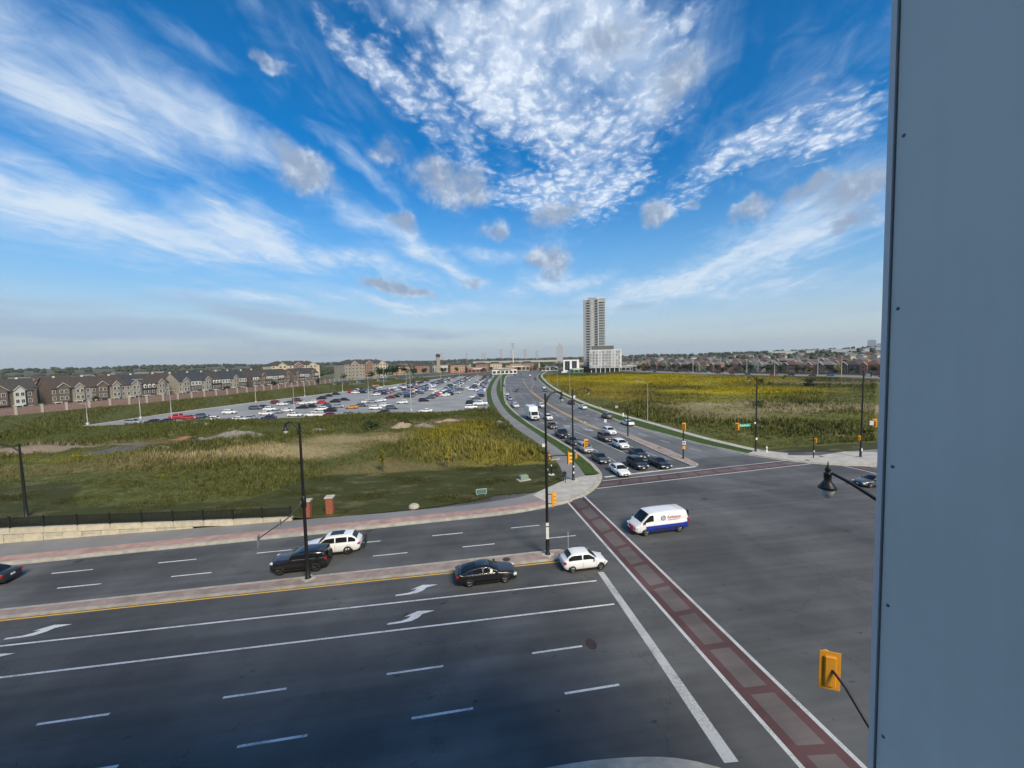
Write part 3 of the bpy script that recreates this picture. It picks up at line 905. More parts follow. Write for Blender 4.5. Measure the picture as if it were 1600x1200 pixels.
# --- tall grass: blades as real geometry
def grass(name, sampler, n, h0, h1, m, seed, label):
    rg = np.random.default_rng(seed)
    P = sampler(rg, n); n = len(P)
    bl = 4
    base = np.repeat(P, bl, axis=0)
    ang = rg.uniform(0, 2 * np.pi, n * bl); lean = rg.uniform(.05, .6, n * bl)
    hgt = np.repeat(rg.uniform(h0, h1, n) * P[:, 3], bl) * rg.uniform(.6, 1.1, n * bl)
    wd = hgt * rg.uniform(.10, .20, n * bl)
    off = rg.normal(0, .14, (n * bl, 2))
    c, s = np.cos(ang), np.sin(ang)
    bx = base[:, 0] + off[:, 0]; byy = base[:, 1] + off[:, 1]; bz = base[:, 2] - .05
    V = np.empty((n * bl, 3, 3), np.float32)
    V[:, 0] = np.stack([bx - s * wd, byy + c * wd, bz], 1)
    V[:, 1] = np.stack([bx + s * wd, byy - c * wd, bz], 1)
    V[:, 2] = np.stack([bx + c * lean * hgt, byy + s * lean * hgt, bz + hgt], 1)
    me = bpy.data.meshes.new(name)
    nt = n * bl
    me.vertices.add(nt * 3); me.loops.add(nt * 3); me.polygons.add(nt)
    me.vertices.foreach_set('co', V.reshape(-1))
    me.loops.foreach_set('vertex_index', np.arange(nt * 3, dtype=np.int32))
    me.polygons.foreach_set('loop_start', np.arange(0, nt * 3, 3, dtype=np.int32))
    me.materials.append(m); me.update(); me.validate()
    o = link(name, me)
    return stuff(o, label, 'grass')


def samp_left(rg, n):
    out = []
    x = rg.uniform(-120, 17, n); y = 53.5 + (136 - 53.5) * rg.uniform(0, 1, n) ** 1.15
    for a, b_ in zip(x, y):
        if a > interp(PATHL, b_) - .8: continue
        if abs(b_ - 98) < 3.5 and a < -66: continue
        if b_ < 64.6 - 10.5 * sstep(-54, -44, a) * sstep(-20, -28, a) + 1.2 * math.sin(a * .6): continue
        k = 1.0 + .5 * math.sin(a * .13 + 2 * math.sin(b_ * .09))
        if a > -12: k *= 1.25
        if b_ > 124: k *= 1.3
        out.append((a, b_, zleft(a, b_), max(.45, k) * (1 if b_ > 69 else .6)))
    return np.array(out)
def samp_right(rg, n):
    out = []
    y = 66 + (385 - 66) * rg.uniform(0, 1, n) ** 1.8; u = rg.uniform(0, 1, n)
    for b_, q in zip(y, u):
        xa = interp(SWR2, b_) + 1.5; a = xa + (rb_x(b_) - 2 - xa) * q
        if a / b_ > 1.25: continue
        k = 1.0 + .45 * math.sin(a * .11 + 2 * math.sin(b_ * .07))
        out.append((a, b_, zright(a, b_), max(.45, k) * (1 if b_ > 72 else .6) * (1 + b_ / 500) * (.25 + .75 * sstep(2, 30, rb_x(b_) - a))))
    return np.array(out)
def samp_bank(rg, n):
    out = []
    y = rg.uniform(138, 400, n); u = rg.uniform(0, 1, n)
    for b_, q in zip(y, u):
        x0 = swx(b_) + 1; x1 = lex(b_) - 1; a = x0 + (x1 - x0) * q
        if x1 - x0 < 3: continue
        out.append((a, b_, .1 + .25 * math.exp(-((q - .3) / .2) ** 2), (1.0 + .5 * math.sin(a * .2 + b_ * .1)) * (.45 if q < .2 else 1)))
    return np.array(out)
grass('tall_grass', samp_left, 60000, .35, .85, veg_left, 1, 'unmown grass and weeds filling the vacant lot')
def samp_lawn(rg, n):
    out = []
    x = rg.uniform(-75, 17, n); y = rg.uniform(48, 65, n)
    for a, b_ in zip(x, y):
        if b_ < swb_y(min(a, 10.8)) + .9 or (a > 9 and (b_ < 51.5 + (a - 9) * .6 or a > interp(PATHL, b_) - .5)): continue
        q = math.sin(a * .5 + 2 * math.sin(b_ * .4)) + math.sin(b_ * .9 + a * .23)
        out.append((a, b_, zleft(a, b_), .55 + .45 * max(0, q)))
    return np.array(out)
grass('short_grass', samp_lawn, 36000, .10, .30, veg_left, 4, 'rough short grass between pavement and vacant lot')
grass('tall_grass', samp_right, 80000, .4, .9, veg_right, 2, 'tall grass and goldenrod across the right-hand field')
grass('tall_grass', samp_bank, 20000, .6, 1.1, veg_bank, 3, 'reedy green growth on the bank behind the car park')

# ------------------------------------------------------------------ buildings
def brick(name, c, var=.16): return mat(name, c, .88, var, .9, coord='Object')
glass_dark = mat('window_glass', (.035, .045, .055), .08, .25, .35, spec=.8, coord='World')
white_trim = mat('white_trim', (.62, .61, .57), .7, .06)
roof_dark = mat('roof_shingle_dark', (.055, .052, .050), .9, .2, 1.5)
roof_slate = mat('roof_shingle_slate', (.040, .046, .056), .9, .2, 1.5)
roof_brown = mat('roof_shingle_brown', (.062, .050, .045), .9, .2, 1.5)
roof_grey = mat('roof_shingle_grey', (.15, .148, .15), .9, .15, 1.5)
door_dark = mat('door_paint', (.03, .026, .026), .5, .1)
garage_mat = mat('garage_door', (.26, .24, .22), .7, .08)
B_BROWN = brick('brick_brown', (.125, .098, .082)); B_RED = brick('brick_red', (.23, .125, .095)); B_STONE = brick('stone_buff', (.275, .255, .22))
B_DARK = brick('brick_dark', (.085, .072, .066)); B_CREAM = brick('stucco_cream', (.50, .44, .33)); SIDING = mat('siding_pale', (.47, .49, .47), .8, .06)
B_GREY = brick('stone_grey', (.25, .24, .225))


def gable_prism(x0, x1, y0, y1, z, h, over=.3, axis='x', t=.18):
    """gabled roof with real thickness; ridge along axis"""
    m = MB()
    if axis == 'x':
        c = (y0 + y1) / 2; s = h / ((y1 - y0) / 2); lo = z - over * s
        prof = [(y0 - over, lo), (c, z + h), (y1 + over, lo), (y1 + over, lo + t), (c, z + h + t), (y0 - over, lo + t)]
        A = [(x0 - over, p, q) for p, q in prof]; Bq = [(x1 + over, p, q) for p, q in prof]
    else:
        c = (x0 + x1) / 2; s = h / ((x1 - x0) / 2); lo = z - over * s
        prof = [(x0 - over, lo), (c, z + h), (x1 + over, lo), (x1 + over, lo + t), (c, z + h + t), (x0 - over, lo + t)]
        A = [(p, y1 + over, q) for p, q in prof]; Bq = [(p, y0 - over, q) for p, q in prof]
    vs = A + Bq
    fs = [(i, i + 6, (i + 1) % 6 + 6, (i + 1) % 6) for i in range(6)]
    fs += [(0, 1, 4, 5), (1, 2, 3, 4), (11, 10, 7, 6), (10, 9, 8, 7)]
    return m.add(vs, fs)


def house_wall(x0, x1, y0, y1, z0, ze, h, axis='x'):
    """box with gable ends"""
    if axis == 'x':
        c = (y0 + y1) / 2; pts = [(y0, z0), (y1, z0), (y1, ze), (c, ze + h), (y0, ze)]
        vs = [(x0, a, b_) for a, b_ in pts] + [(x1, a, b_) for a, b_ in pts]
    else:
        c = (x0 + x1) / 2; pts = [(x0, z0), (x1, z0), (x1, ze), (c, ze + h), (x0, ze)]
        vs = [(a, y1, b_) for a, b_ in pts] + [(a, y0, b_) for a, b_ in pts]
    return MB().add(vs, [(4, 3, 2, 1, 0), (5, 6, 7, 8, 9)] + [(i, (i + 1) % 5, (i + 1) % 5 + 5, i + 5) for i in range(5)])


def hip_roof(x0, x1, y0, y1, z, h, over=.5, rid=None):
    x0 -= over; x1 += over; y0 -= over; y1 += over
    w, d = x1 - x0, y1 - y0; k = min(w, d) / 2
    if w >= d: r = [(x0 + k, (y0 + y1) / 2), (x1 - k, (y0 + y1) / 2)]
    else: r = [((x0 + x1) / 2, y0 + k), ((x0 + x1) / 2, y1 - k)]
    vs = [(x0, y0, z), (x1, y0, z), (x1, y1, z), (x0, y1, z), (*r[0], z + h), (*r[1], z + h)]
    f = [(0, 1, 5, 4), (1, 2, 5), (2, 3, 4, 5), (3, 0, 4)] if w >= d else [(0, 1, 4), (1, 2, 5, 4), (2, 3, 5), (3, 0, 4, 5)]
    return MB().add(vs, f + [(3, 2, 1, 0)])


_shared = {}
def shared(key, fn, mats):
    if key not in _shared: _shared[key] = fn().mesh(key.split('|')[0], mats)
    return _shared[key]


def window(parent, x, y, z, w, h, ry=0.0, bars=True):
    """frame part with pane sub-part, facing local -y; x, z centre"""
    f = link('window', shared('window|%.2f|%.2f' % (w, h), lambda: MB().box((0, -.04, 0), (w, .10, h)), white_trim), parent, (x, y, z), ry)
    def pane():
        m = MB(); n = 2 if w > .9 else 1
        for k in range(n):
            cw = (w - .18) / n
            m.box((-w / 2 + .09 + cw * (k + .5), -.085, 0), (cw - .06, .03, h - .2))
        return m
    link('pane', shared('pane|%.2f|%.2f' % (w, h), pane, glass_dark), f)
    return f


def townhouse(style, label, pos, rz):
    t = thing('townhouse', label, 'townhouse', (*pos, 0.0), rz, 'townhouses behind the sound wall')
    w, d = 6.6, 11.0
    S = {'a': (B_BROWN, roof_dark, SIDING), 'b': (B_DARK, roof_dark, B_DARK), 'c': (B_BROWN, roof_brown, B_BROWN), 'd': (B_GREY, roof_brown, B_STONE),
         'e': (B_STONE, roof_slate, B_STONE), 'f': (B_DARK, roof_slate, SIDING)}[style]
    ze, h = 8.8, 4.6
    link('wall', shared('wall|th' + style, lambda: house_wall(0, w, 0, d, 0, ze, h), S[0]), t)
    link('roof', shared('roof|th' + style, lambda: gable_prism(.3, w - .3, 0, d, ze + .05, h, .32), S[1]), t)
    if style in 'acde':                                  # projecting bay with its own gable
        bx0, bx1 = (.6, 3.6) if style in 'ad' else (1.6, 5.4)
        top = ze + (.2 if style != 'c' else .5)
        link('bay', shared('bay|' + style, lambda: house_wall(bx0, bx1, -1.1, 1.0, 2.9, top, 1.75, 'y'), S[2]), t)
        link('gable_roof', shared('gable_roof|' + style, lambda: gable_prism(bx0, bx1, -1.1, 2.6, top + .06, 1.75, .28, 'y', .16), S[1]), t)
        tr = MB(); c = (bx0 + bx1) / 2
        for sg in (-1, 1):
            a = (c, -1.43, top + 2.0); e = (c + sg * ((bx1 - bx0) / 2 + .3), -1.43, top - .12)
            tr.tube([a, e], .11, 4)
        link('gable_trim', shared('gable_trim|' + style, lambda: tr, white_trim), t)
        xs = [(bx0 + bx1) / 2 - .75, (bx0 + bx1) / 2 + .75]
        for z in (4.5, 7.4):
            for x in xs: window(t, x, -1.1, z, 1.15, 1.6)
        xo = w - 1.4 if bx1 < 4 else .75
        for z in (4.5, 7.3): window(t, xo, 0, z, 1.1, 1.6)
    elif style == 'b':                                   # mansard storey with dormers
        link('mansard', shared('mansard|b', lambda: MB().add([(.0, -.5, 6.1), (w, -.5, 6.1), (w, .35, 9.0), (0, .35, 9.0), (0, .36, 6.1), (w, .36, 6.1)],
             [(0, 1, 2, 3), (1, 5, 2), (0, 3, 4), (0, 4, 5, 1)]), roof_slate), t)
        for x in (1.3, 3.3, 5.3):
            dm = link('dormer', shared('dormer|b', lambda: house_wall(-.6, .6, -.65, .4, 6.5, 8.1, .55, 'y'), white_trim), t, (x, 0, 0))
            link('pane', shared('pane|dormer', lambda: MB().box((0, -.68, 7.3), (.7, .04, 1.1)), glass_dark), dm)
        for x in (1.4, 3.3, 5.2): window(t, x, 0, 4.5, 1.1, 1.5)
    else:                                                # flat front with pale top storey
        link('siding', shared('siding|f', lambda: MB().box((w / 2, -.12, 7.3), (w - .5, .22, 2.6)), S[2]), t)
        for x in (1.3, 3.3, 5.3): window(t, x, -.23, 7.4, 1.1, 1.5); window(t, x, 0, 4.5, 1.1, 1.5)
    g = link('garage_door', shared('garage_door|th', lambda: MB().box((4.6, -.05, 1.25), (2.7, .12, 2.4)), garage_mat), t)
    link('door', shared('door|th', lambda: MB().box((1.3, -.06, 1.3), (1.0, .12, 2.2)), door_dark), t)
    pr = MB().box((1.4, -.9, 2.75), (2.4, 1.9, .22)); pr.box((.4, -1.6, 1.3), (.22, .22, 2.7)); pr.box((2.4, -1.6, 1.3), (.22, .22, 2.7))
    link('porch', shared('porch|th', lambda: pr, white_trim), t)
    return t


HOUSE_LINE = offset(smooth_line(SWALL), 17.0)
hl_len = sum(math.dist(a, b_) for a, b_ in zip(HOUSE_LINE[:-1], HOUSE_LINE[1:]))
s = 26.0
plan = 'abac' + 'babca' + '|' + 'cdcdebd' + '|' + 'efebf' + 'ef|' + 'bcbfbc' + '|cbfcb'
STY = {'a': 'brown brick townhouse with pale siding bay', 'b': 'dark brick townhouse with dormered mansard top floor', 'c': 'brown brick townhouse with wide front gable',
       'd': 'grey stone townhouse with buff gabled bay', 'e': 'buff stone townhouse with slate roof', 'f': 'dark townhouse with pale top storey'}
idx = 0; HOUSES_L = []
for ch in plan:
    if ch == '|': s += 5.0; continue
    p, a = point_on(HOUSE_LINE, s)
    idx += 1
    townhouse(ch, '%s, %s from the left behind the sound wall' % (STY[ch], ordinal(idx)), p, a)
    HOUSES_L.append(p)
    s += 6.6
# a second terrace behind the first, of which the roofs show
s = 34.0
BACK_LINE = offset(smooth_line(SWALL), 62.0)
for k in range(9):
    p, a = point_on(BACK_LINE, s); s += 24
    t = thing('terrace_block', 'brown roofed terrace behind the townhouses, %s from the left' % ordinal(k + 1), 'terrace', (*p, 0), a, 'terraces behind the townhouses')
    link('wall', shared('wall|tb', lambda: house_wall(0, 20, 0, 11, 0, 8.6, 4.4), B_BROWN), t)
    link('roof', shared('roof|tb%d' % (k % 2), lambda: gable_prism(0, 20, 0, 11, 8.65, 4.4, .4), (roof_dark, roof_brown)[k % 2]), t)
    for q in range(2):
        link('chimney', shared('chimney|tb', lambda: MB().box((0, 4.2, 13.0), (.7, .7, 1.5)), white_trim), t, (4 + 11 * q, 0, 0))

# --- brick sound wall with concrete-capped pillars, panel by panel
sw = thing('sound_wall', 'long red brick sound wall with pale pillars behind the car park', 'wall')
sw_line = smooth_line(SWALL); tot = sum(math.dist(a, b_) for a, b_ in zip(sw_line[:-1], sw_line[1:]))
soundbrick = mat('sound_wall_brick', (.21, .145, .128), .9, .15, 1.2)
pill = mat('pillar_stone', (.40, .36, .32), .85, .1)
s = 4.0
while s < tot - 8:
    p, a = point_on(sw_line, s)
    link('pillar', shared('pillar|sw', lambda: MB().box((0, 0, 1.75), (.75, .75, 3.5)).box((0, 0, 3.56), (.95, .95, .14)), pill), sw, (*p, 0), a)
    p2, a2 = point_on(sw_line, s + 3.5)
    link('wall_panel', shared('wall_panel|sw', lambda: MB().box((0, 0, 1.5), (6.25, .3, 3.0)).box((0, 0, 3.05), (6.2, .42, .12)), soundbrick), sw, (*p2, 0), a2)
    s += 7.0


# --- the two mid-rise blocks with hipped roofs
def midrise(label, x, y, rz, w, d, floors, wall_m, accent, seed):
    t = thing('apartment_block', label, 'apartment block', (x, y, 0), rz)
    fh = 3.1; ze = floors * fh + .6
    MB().box((w / 2, d / 2, ze / 2), (w, d, ze)).build('wall', wall_m, t)
    hip_roof(0, w, 0, d, ze, 4.0, .7).build('roof', roof_dark, t)
    rg = random.Random(seed)
    for k, gx in enumerate((w * .2, w * .52, w * .84)):
        bay = house_wall(gx - 4, gx + 4, -1.2, 2, 0, ze - .3, 2.6, 'y').build('bay', accent if k == 1 else (B_CREAM if k == 2 else wall_m), t)
        gable_prism(gx - 4, gx + 4, -1.2, 5, ze - .25, 2.6, .4, 'y').build('gable_roof', roof_dark, t)
        for sg in (-1, 1):
            MB().tube([(gx, -1.65, ze + 2.45), (gx + sg * 4.3, -1.65, ze - .5)], .2, 4).build('gable_trim', white_trim, t)
        for f in range(floors):
            for xx in (-1.9, 1.9): window(t, gx + xx, -1.2, f * fh + 2.0, 1.9, 1.7)
    for f in range(floors):
        x_ = 1.6
        while x_ < w - 1:
            if all(abs(x_ - g) > 5.0 for g in (w * .2, w * .52, w * .84)): window(t, x_, 0, f * fh + 2.0, 1.7, 1.7)
            x_ += 3.1
        for q in range(3):                                # end wall windows
            wo = window(t, w, 2.5 + q * (d - 5) / 2, f * fh + 2.0, 1.5, 1.7, math.pi / 2)
    for q in range(3): MB().box((w * (.25 + .25 * q), d * .45, ze + 3.4), (1.6, 1.6, 1.8)).build('chimney', B_CREAM, t)
    return t


midrise('red and cream apartment block with hipped roof beyond the townhouses, the right one', -100, 388, R(48), 50, 17, 5, B_STONE, B_RED, 1)
midrise('cream apartment block showing its hipped roof above the townhouses, the left one', -165, 392, R(48), 46, 17, 5, B_CREAM, B_RED, 2)


# --- tower
def tower():
    t = thing('residential_tower', 'tall grey residential tower with balconies standing alone', 'tower', (169, 456, 0), R(-20))
    grey = mat('tower_concrete', (.30, .31, .33), .8, .08); mauve = mat('tower_panel', (.285, .275, .285), .8, .1); pale = mat('tower_pale', (.60, .61, .60), .7, .05)
    bal = mat('tower_balcony', (.33, .35, .36), .5, .06)
    n = 28; fh = 3.05; H_ = n * fh
    MB().box((-6.2, 8, H_ / 2), (12.4, 22, H_)).build('wall', grey, t)
    MB().box((6.6, 9, H_ / 2 + .6), (13, 21, H_ + 1.2)).build('wall', mauve, t)
    MB().box((5.0, -2.0, H_ / 2 + 1.5), (.9, 1.4, H_ + 3)).build('fin', pale, t)
    MB().box((13.0, 4, H_ / 2 + 1.5), (.5, 11, H_ + 3)).build('fin', pale, t)
    MB().box((-2, 9, H_ + 2.0), (9, 9, 3.6)).build('penthouse', grey, t)
    MB().box((9.2, 3, H_ + 1.9), (7.6, 9, 1.2)).build('parapet', pale, t)
    for f in range(1, n):
        z = f * fh
        link('balcony', shared('balcony|c', lambda: MB().box((-6.4, -3.6, 0), (4.0, 1.6, .22)).box((-6.4, -4.35, .55), (4.0, .08, 1.0)), bal), t, (0, 0, z))
        link('balcony', shared('balcony|r', lambda: MB().box((9.2, -2.3, 0), (7.0, 1.7, .22)).box((9.2, -3.1, .5), (7.0, .08, .85)), bal), t, (0, 0, z))
        link('window', shared('window|t1', lambda: MB().box((-1.6, -3.05, 1.5), (3.0, .12, 1.9)), pale_glass), t, (0, 0, z))
        link('window', shared('window|t2', lambda: MB().box((2.4, -1.55, 1.5), (2.6, .12, 1.9)), glass_dark), t, (0, 0, z))
        link('window', shared('window|t3', lambda: MB().box((9.2, -1.55, 1.5), (6.6, .14, 2.2)), pale_glass), t, (0, 0, z))
        link('window', shared('window|t4', lambda: MB().box((-6.4, -3.05, 1.4), (3.4, .10, 2.3)), glass_dark), t, (0, 0, z))
        link('window_band', shared('window_band|t5', lambda: MB().box((-12.45, 2, 1.5), (.12, 9, 1.7)).box((-12.45, 14, 1.5), (.12, 7, 1.7)), glass_dark), t, (0, 0, z))
    MB().box((3, 4, 3.2), (36, 30, 6.4)).build('podium', mat('podium_brick', (.14, .085, .08), .8, .1), t)


pale_glass = mat('tower_glass', (.42, .45, .44), .12, .3, .6, spec=.7, coord='World')
tower()


def office():
    t = thing('office_building', 'white finned mid-rise office block beside the tower', 'office building', (151, 422, 0), R(-24))
    wht = mat('office_white', (.74, .75, .75), .6, .04); dk = mat('office_dark', (.10, .105, .11), .6, .1)
    MB().box((17, 11, 14.8), (34, 22, 19.6)).build('wall', mat('office_wall', (.40, .42, .43), .6, .1), t)
    MB().box((17, 11, 2.5), (31, 20, 5.0)).build('ground_floor', glass_dark, t)
    MB().box((17, 11, 24.9), (34.4, 22.4, .7)).build('parapet', wht, t)
    MB().box((14, 12, 27.4), (24, 13, 4.4)).build('plant_room', dk, t)
    rg = random.Random(4)
    for k in range(22):
        x = .6 + k * 1.55; lo = 5.2
        MB().box((x, -.25, 15.0), (.55 if rg.random() < .6 else .95, .5, 19.4)).build('fin', wht, t)
    for f in range(6):
        z = 6.9 + f * 3.15
        for k in range(11):
            if rg.random() < .85: link('window', shared('window|off', lambda: MB().box((0, -.06, 0), (1.9, .1, 2.1)), glass_dark), t, (1.9 + k * 3.1, 0, z))
        for k in range(6): link('window', shared('window|off2', lambda: MB().box((.06, 0, 0), (.1, 1.9, 2.1)), glass_dark), t, (34, 2 + k * 3.5, z))
        for k in range(7): pass
    for k in range(9): MB().box((34.25, .8 + k * 2.55, 15.0), (.5, .6, 19.4)).build('fin', wht, t)
    for k in range(7): MB().box((2 + k * 5, -.3, 2.5), (.6, .6, 5.0)).build('column', wht, t)


office()


def pavilion():
    t = thing('retail_building', 'low white box building with two tall dark windows near the tower', 'shop building', (126, 440, 0), R(-16))
    wht = MATS['office_white']
    MB().box((9, 8, 7.4), (18, 16, 14.8)).build('wall', wht, t)
    for x in (4.6, 12.6):
        f = MB().box((x, -.1, 8.2), (5.6, .2, 10.5)).build('window', MATS['office_dark'], t)
        for k in (-1.3, 1.3): MB().box((x + k, -.22, 8.2), (2.2, .06, 9.8)).build('pane', glass_dark, f)
    MB().box((9, -2.0, 1.0), (22, 3.4, 1.6)).build('canopy', wht, t)


pavilion()

# --- low shops and halls along the far end of the road
mats_low = [mat('shop_tan', (.36, .30, .22), .8, .1), mat('shop_grey', (.32, .33, .33), .8, .1), mat('shop_red', (.28, .10, .08), .8, .1), mat('shop_white', (.62, .62, .60), .7, .06), mat('shop_green', (.10, .24, .14), .7, .1)]
def shop(label, x, y, rz, w, d, h, k, roof_k=1):
    t = thing('shop_building', label, 'shop building', (x, y, 0), rz)
    MB().box((0, 0, h / 2), (w, d, h)).build('wall', mats_low[k], t)
    MB().box((0, 0, h + .2), (w + .8, d + .8, .5)).build('roof', mats_low[roof_k], t)
    n = max(2, int(w / 5))
    for i in range(n): MB().box((-w / 2 + (i + .5) * w / n, -d / 2 - .04, h * .42), (w / n * .7, .12, h * .5)).build('window', glass_dark, t)
    MB().box((0, -d / 2 - .12, h * .82), (w * .5, .16, h * .16)).build('sign_board', mats_low[3 if k != 3 else 4], t)


shop('low green fronted shop between the white box building and the tower', 139, 432, R(-16), 15, 9, 4.6, 4, 3)
shop('white flat roofed shop at the far end of the car park', 58, 455, R(10), 30, 12, 5.5, 3, 2)
shop('red fronted shop beyond the far end of the car park', 30, 520, R(14), 26, 14, 6.5, 2, 1)
shop('tan plaza building beyond the bend of the road', 92, 560, R(-5), 34, 16, 7.5, 0, 1)
shop('grey warehouse left of the bend beyond the car park', -8, 600, R(12), 48, 22, 9.0, 1, 1)
shop('white low building at the end of the curving road', 130, 520, R(-14), 22, 12, 6.0, 3, 1)
shop('red and white bus depot shed past the car park', 66, 500, R(4), 20, 9, 5.0, 2, 3)
shop('pale grey roadside hall on the far edge of the goldenrod field', 205, 450, R(-35), 26, 12, 5.5, 1, 3)
shop('tan brick hall right of the finned office', 225, 470, R(-35), 22, 14, 7.5, 0, 1)

# --- red and orange terraces near the station
for k in range(8):
    x = -75 + k * 24 + (k > 3) * 12; y = 520 + 26 * (k % 3) + k * 6
    t = thing('brick_terrace', 'orange brick three storey terrace by the station, %s from the left' % ordinal(k + 1), 'terrace', (x, y, 0), R(20), 'orange terraces by the station')
    cc = (brick('brick_orange', (.40, .22, .13)), B_RED, B_CREAM)[k % 3]
    link('wall', MB().box((10, 5, 5.2), (20, 10, 10.4)).mesh('wall', cc), t)
    link('roof', hip_roof(0, 20, 0, 10, 10.4, 2.6).mesh('roof', (roof_brown, roof_dark)[k % 2]), t)
    for f in range(3):
        for q in range(5): window(t, 2 + q * 4, 0, 1.9 + f * 3.3, 1.9, 1.8)
t = thing('clock_tower', 'slim pale clock tower above the orange terraces', 'clock tower', (-20, 560, 0), R(10))
MB().box((0, 0, 11), (4.6, 4.6, 22)).build('wall', B_STONE, t); MB().box((0, 0, 23.4), (5.6, 5.6, 2.8)).build('belfry', door_dark, t)
hip_roof(-2.8, 2.8, -2.8, 2.8, 24.8, 2.2).build('roof', roof_dark, t)

# --- railway, platform canopies and the flyover
RAIL = smooth_line([(-92, 300), (-64, 360), (-25, 430), (20, 500), (85, 600), (190, 720)])
struct(MB().strip(offset(RAIL, 9), offset(RAIL, -9), .35).build('railway_bed', mat('ballast', (.17, .175, .19), .9, .15, .5, coord='World')))
for k in range(5):
    p, a = point_on(RAIL, 20 + 27 * k)
    t = thing('platform_canopy', 'green roofed railway platform canopy, %s from the left' % ordinal(k + 1), 'canopy', (*p, .3), a, 'station platform canopies')
    MB().box((0, 0, 4.2), (20, 5.0, .35)).box((0, 0, 4.45), (20, 1.5, .25)).build('roof', mat('canopy_green', (.16, .27, .24), .6, .1), t)
    for q in (-8, 0, 8): MB().tube([(q, 0, 0), (q, 0, 4.1)], .16, 6).build('post', mats_low[1], t)
    MB().box((0, 2.2, 1.4), (17, .15, 2.4)).build('glass_screen', pale_glass, t)
t = thing('flyover', 'concrete flyover crossing beyond the end of the road', 'bridge', (110, 690, 0), R(-14))
MB().box((0, 0, 11.6), (150, 11, 2.2)).build('deck', mat('bridge_concrete', (.40, .38, .35), .8, .08), t)
MB().box((0, -5.4, 13.2), (150, .3, 1.1)).build('parapet', MATS['bridge_concrete'], t)
for q in (-55, -30, -6, 18, 42): MB().box((q, 0, 5.2), (2.2, 7, 10.6)).build('pier', MATS['bridge_concrete'], t)
t = thing('floodlight_mast', 'tall white mast with three rings of lamps past the road bend', 'mast', (86, 560, 0))
MB().lathe([(.75, 0), (.55, 30), (.35, 39)], n=10).build('pole', mats_low[3], t)
for z, r in ((32.5, 1.5), (35.0, 2.0), (38.6, 3.0)): MB().lathe([(.3, z - .35), (r, z - .25), (r, z + .25), (.3, z + .35)], n=12).build('lamp_ring', mats_low[1], t)

# --- suburban houses behind the road on the right
def house(label, x, y, z, rz, k, rg):
    t = thing('suburban_house', label, 'house', (x, y, z), rz, 'houses beyond the right-hand field')
    wm = (brick('brick_orange_red', (.34, .16, .11)), brick('brick_tan', (.42, .30, .21)), B_CREAM, B_BROWN, brick('brick_pink', (.40, .23, .17)))[k % 5]
    rm = (roof_grey, mat('roof_shingle_red', (.115, .068, .055), .9, .2, 1.5), roof_dark, mat('roof_shingle_taupe', (.12, .105, .095), .9, .2, 1.5))[k % 4]
    w, d = 12.0, 11.0; v = k % 3
    link('wall', shared('wall|sh%d' % (k % 5), lambda: MB().box((w / 2, d / 2, 3.4), (w, d, 6.8)), wm), t)
    link('roof', shared('roof|sh%d' % (k % 4), lambda: hip_roof(0, w, 0, d, 6.8, 3.3, .4), rm), t)
    bx = 2.6 if v else 7.6
    link('bay', shared('bay|sh%d%d' % (v > 0, k % 5), lambda: house_wall(bx - 2.4, bx + 2.4, -1.3, 2, 0, 6.6, 2.2, 'y'), wm), t)
    link('gable_roof', shared('gable_roof|sh%d%d' % (v > 0, k % 4), lambda: gable_prism(bx - 2.4, bx + 2.4, -1.3, 4, 6.65, 2.2, .3, 'y'), rm), t)
    tr = MB()
    for sg in (-1, 1): tr.tube([(bx, -1.64, 8.95), (bx + sg * 2.7, -1.64, 6.45)], .18, 4)
    link('gable_trim', shared('gable_trim|sh%d' % (v > 0), lambda: tr, white_trim), t)
    window(t, bx, -1.3, 4.6, 1.9, 1.5); window(t, bx, -1.3, 1.6, 2.2, 1.7)
    ox = 7.6 if v else 2.8
    window(t, ox - 1.2, 0, 4.6, 1.2, 1.5); window(t, ox + 1.4, 0, 4.6, 1.2, 1.5)
    link('garage_door', shared('garage_door|sh%d' % (v > 0), lambda: MB().box((ox, -.05, 1.2), (3.6, .12, 2.3)), garage_mat), t)


rg = random.Random(11)
RH = smooth_line([(322, 150), (318, 200), (312, 250), (288, 300), (262, 352), (244, 415), (232, 480), (224, 560)])
idx = 0; HOUSES_R = []
for row, off, zz in ((0, 0, .6), (1, -44, 1.2), (2, -96, 2.4)):
    Lr = offset(RH, off); s = 14.0 + 4 * row
    tot = sum(math.dist(a, b_) for a, b_ in zip(Lr[:-1], Lr[1:]))
    k = 0; n = 0
    while s < tot - 14:
        p, a = point_on(Lr, s)
        n += 1; c_ = rg.randrange(60)
        wd = ('red brick', 'tan brick', 'cream', 'brown brick', 'pink brick')[c_ % 5]
        rw = ('front', 'second', 'third')[row]
        house('%s house, %s from the right in the %s row beyond the right-hand field' % (wd, ordinal(n), rw), *point_on(Lr, s + 11)[0], max(zz, terrain(*p)), a + math.pi, c_, rg)
        HOUSES_R.append(p)
        s += rg.choice((12.3, 12.3, 12.6, 16.0)) * (1 if row == 0 else 1.25); k += 1

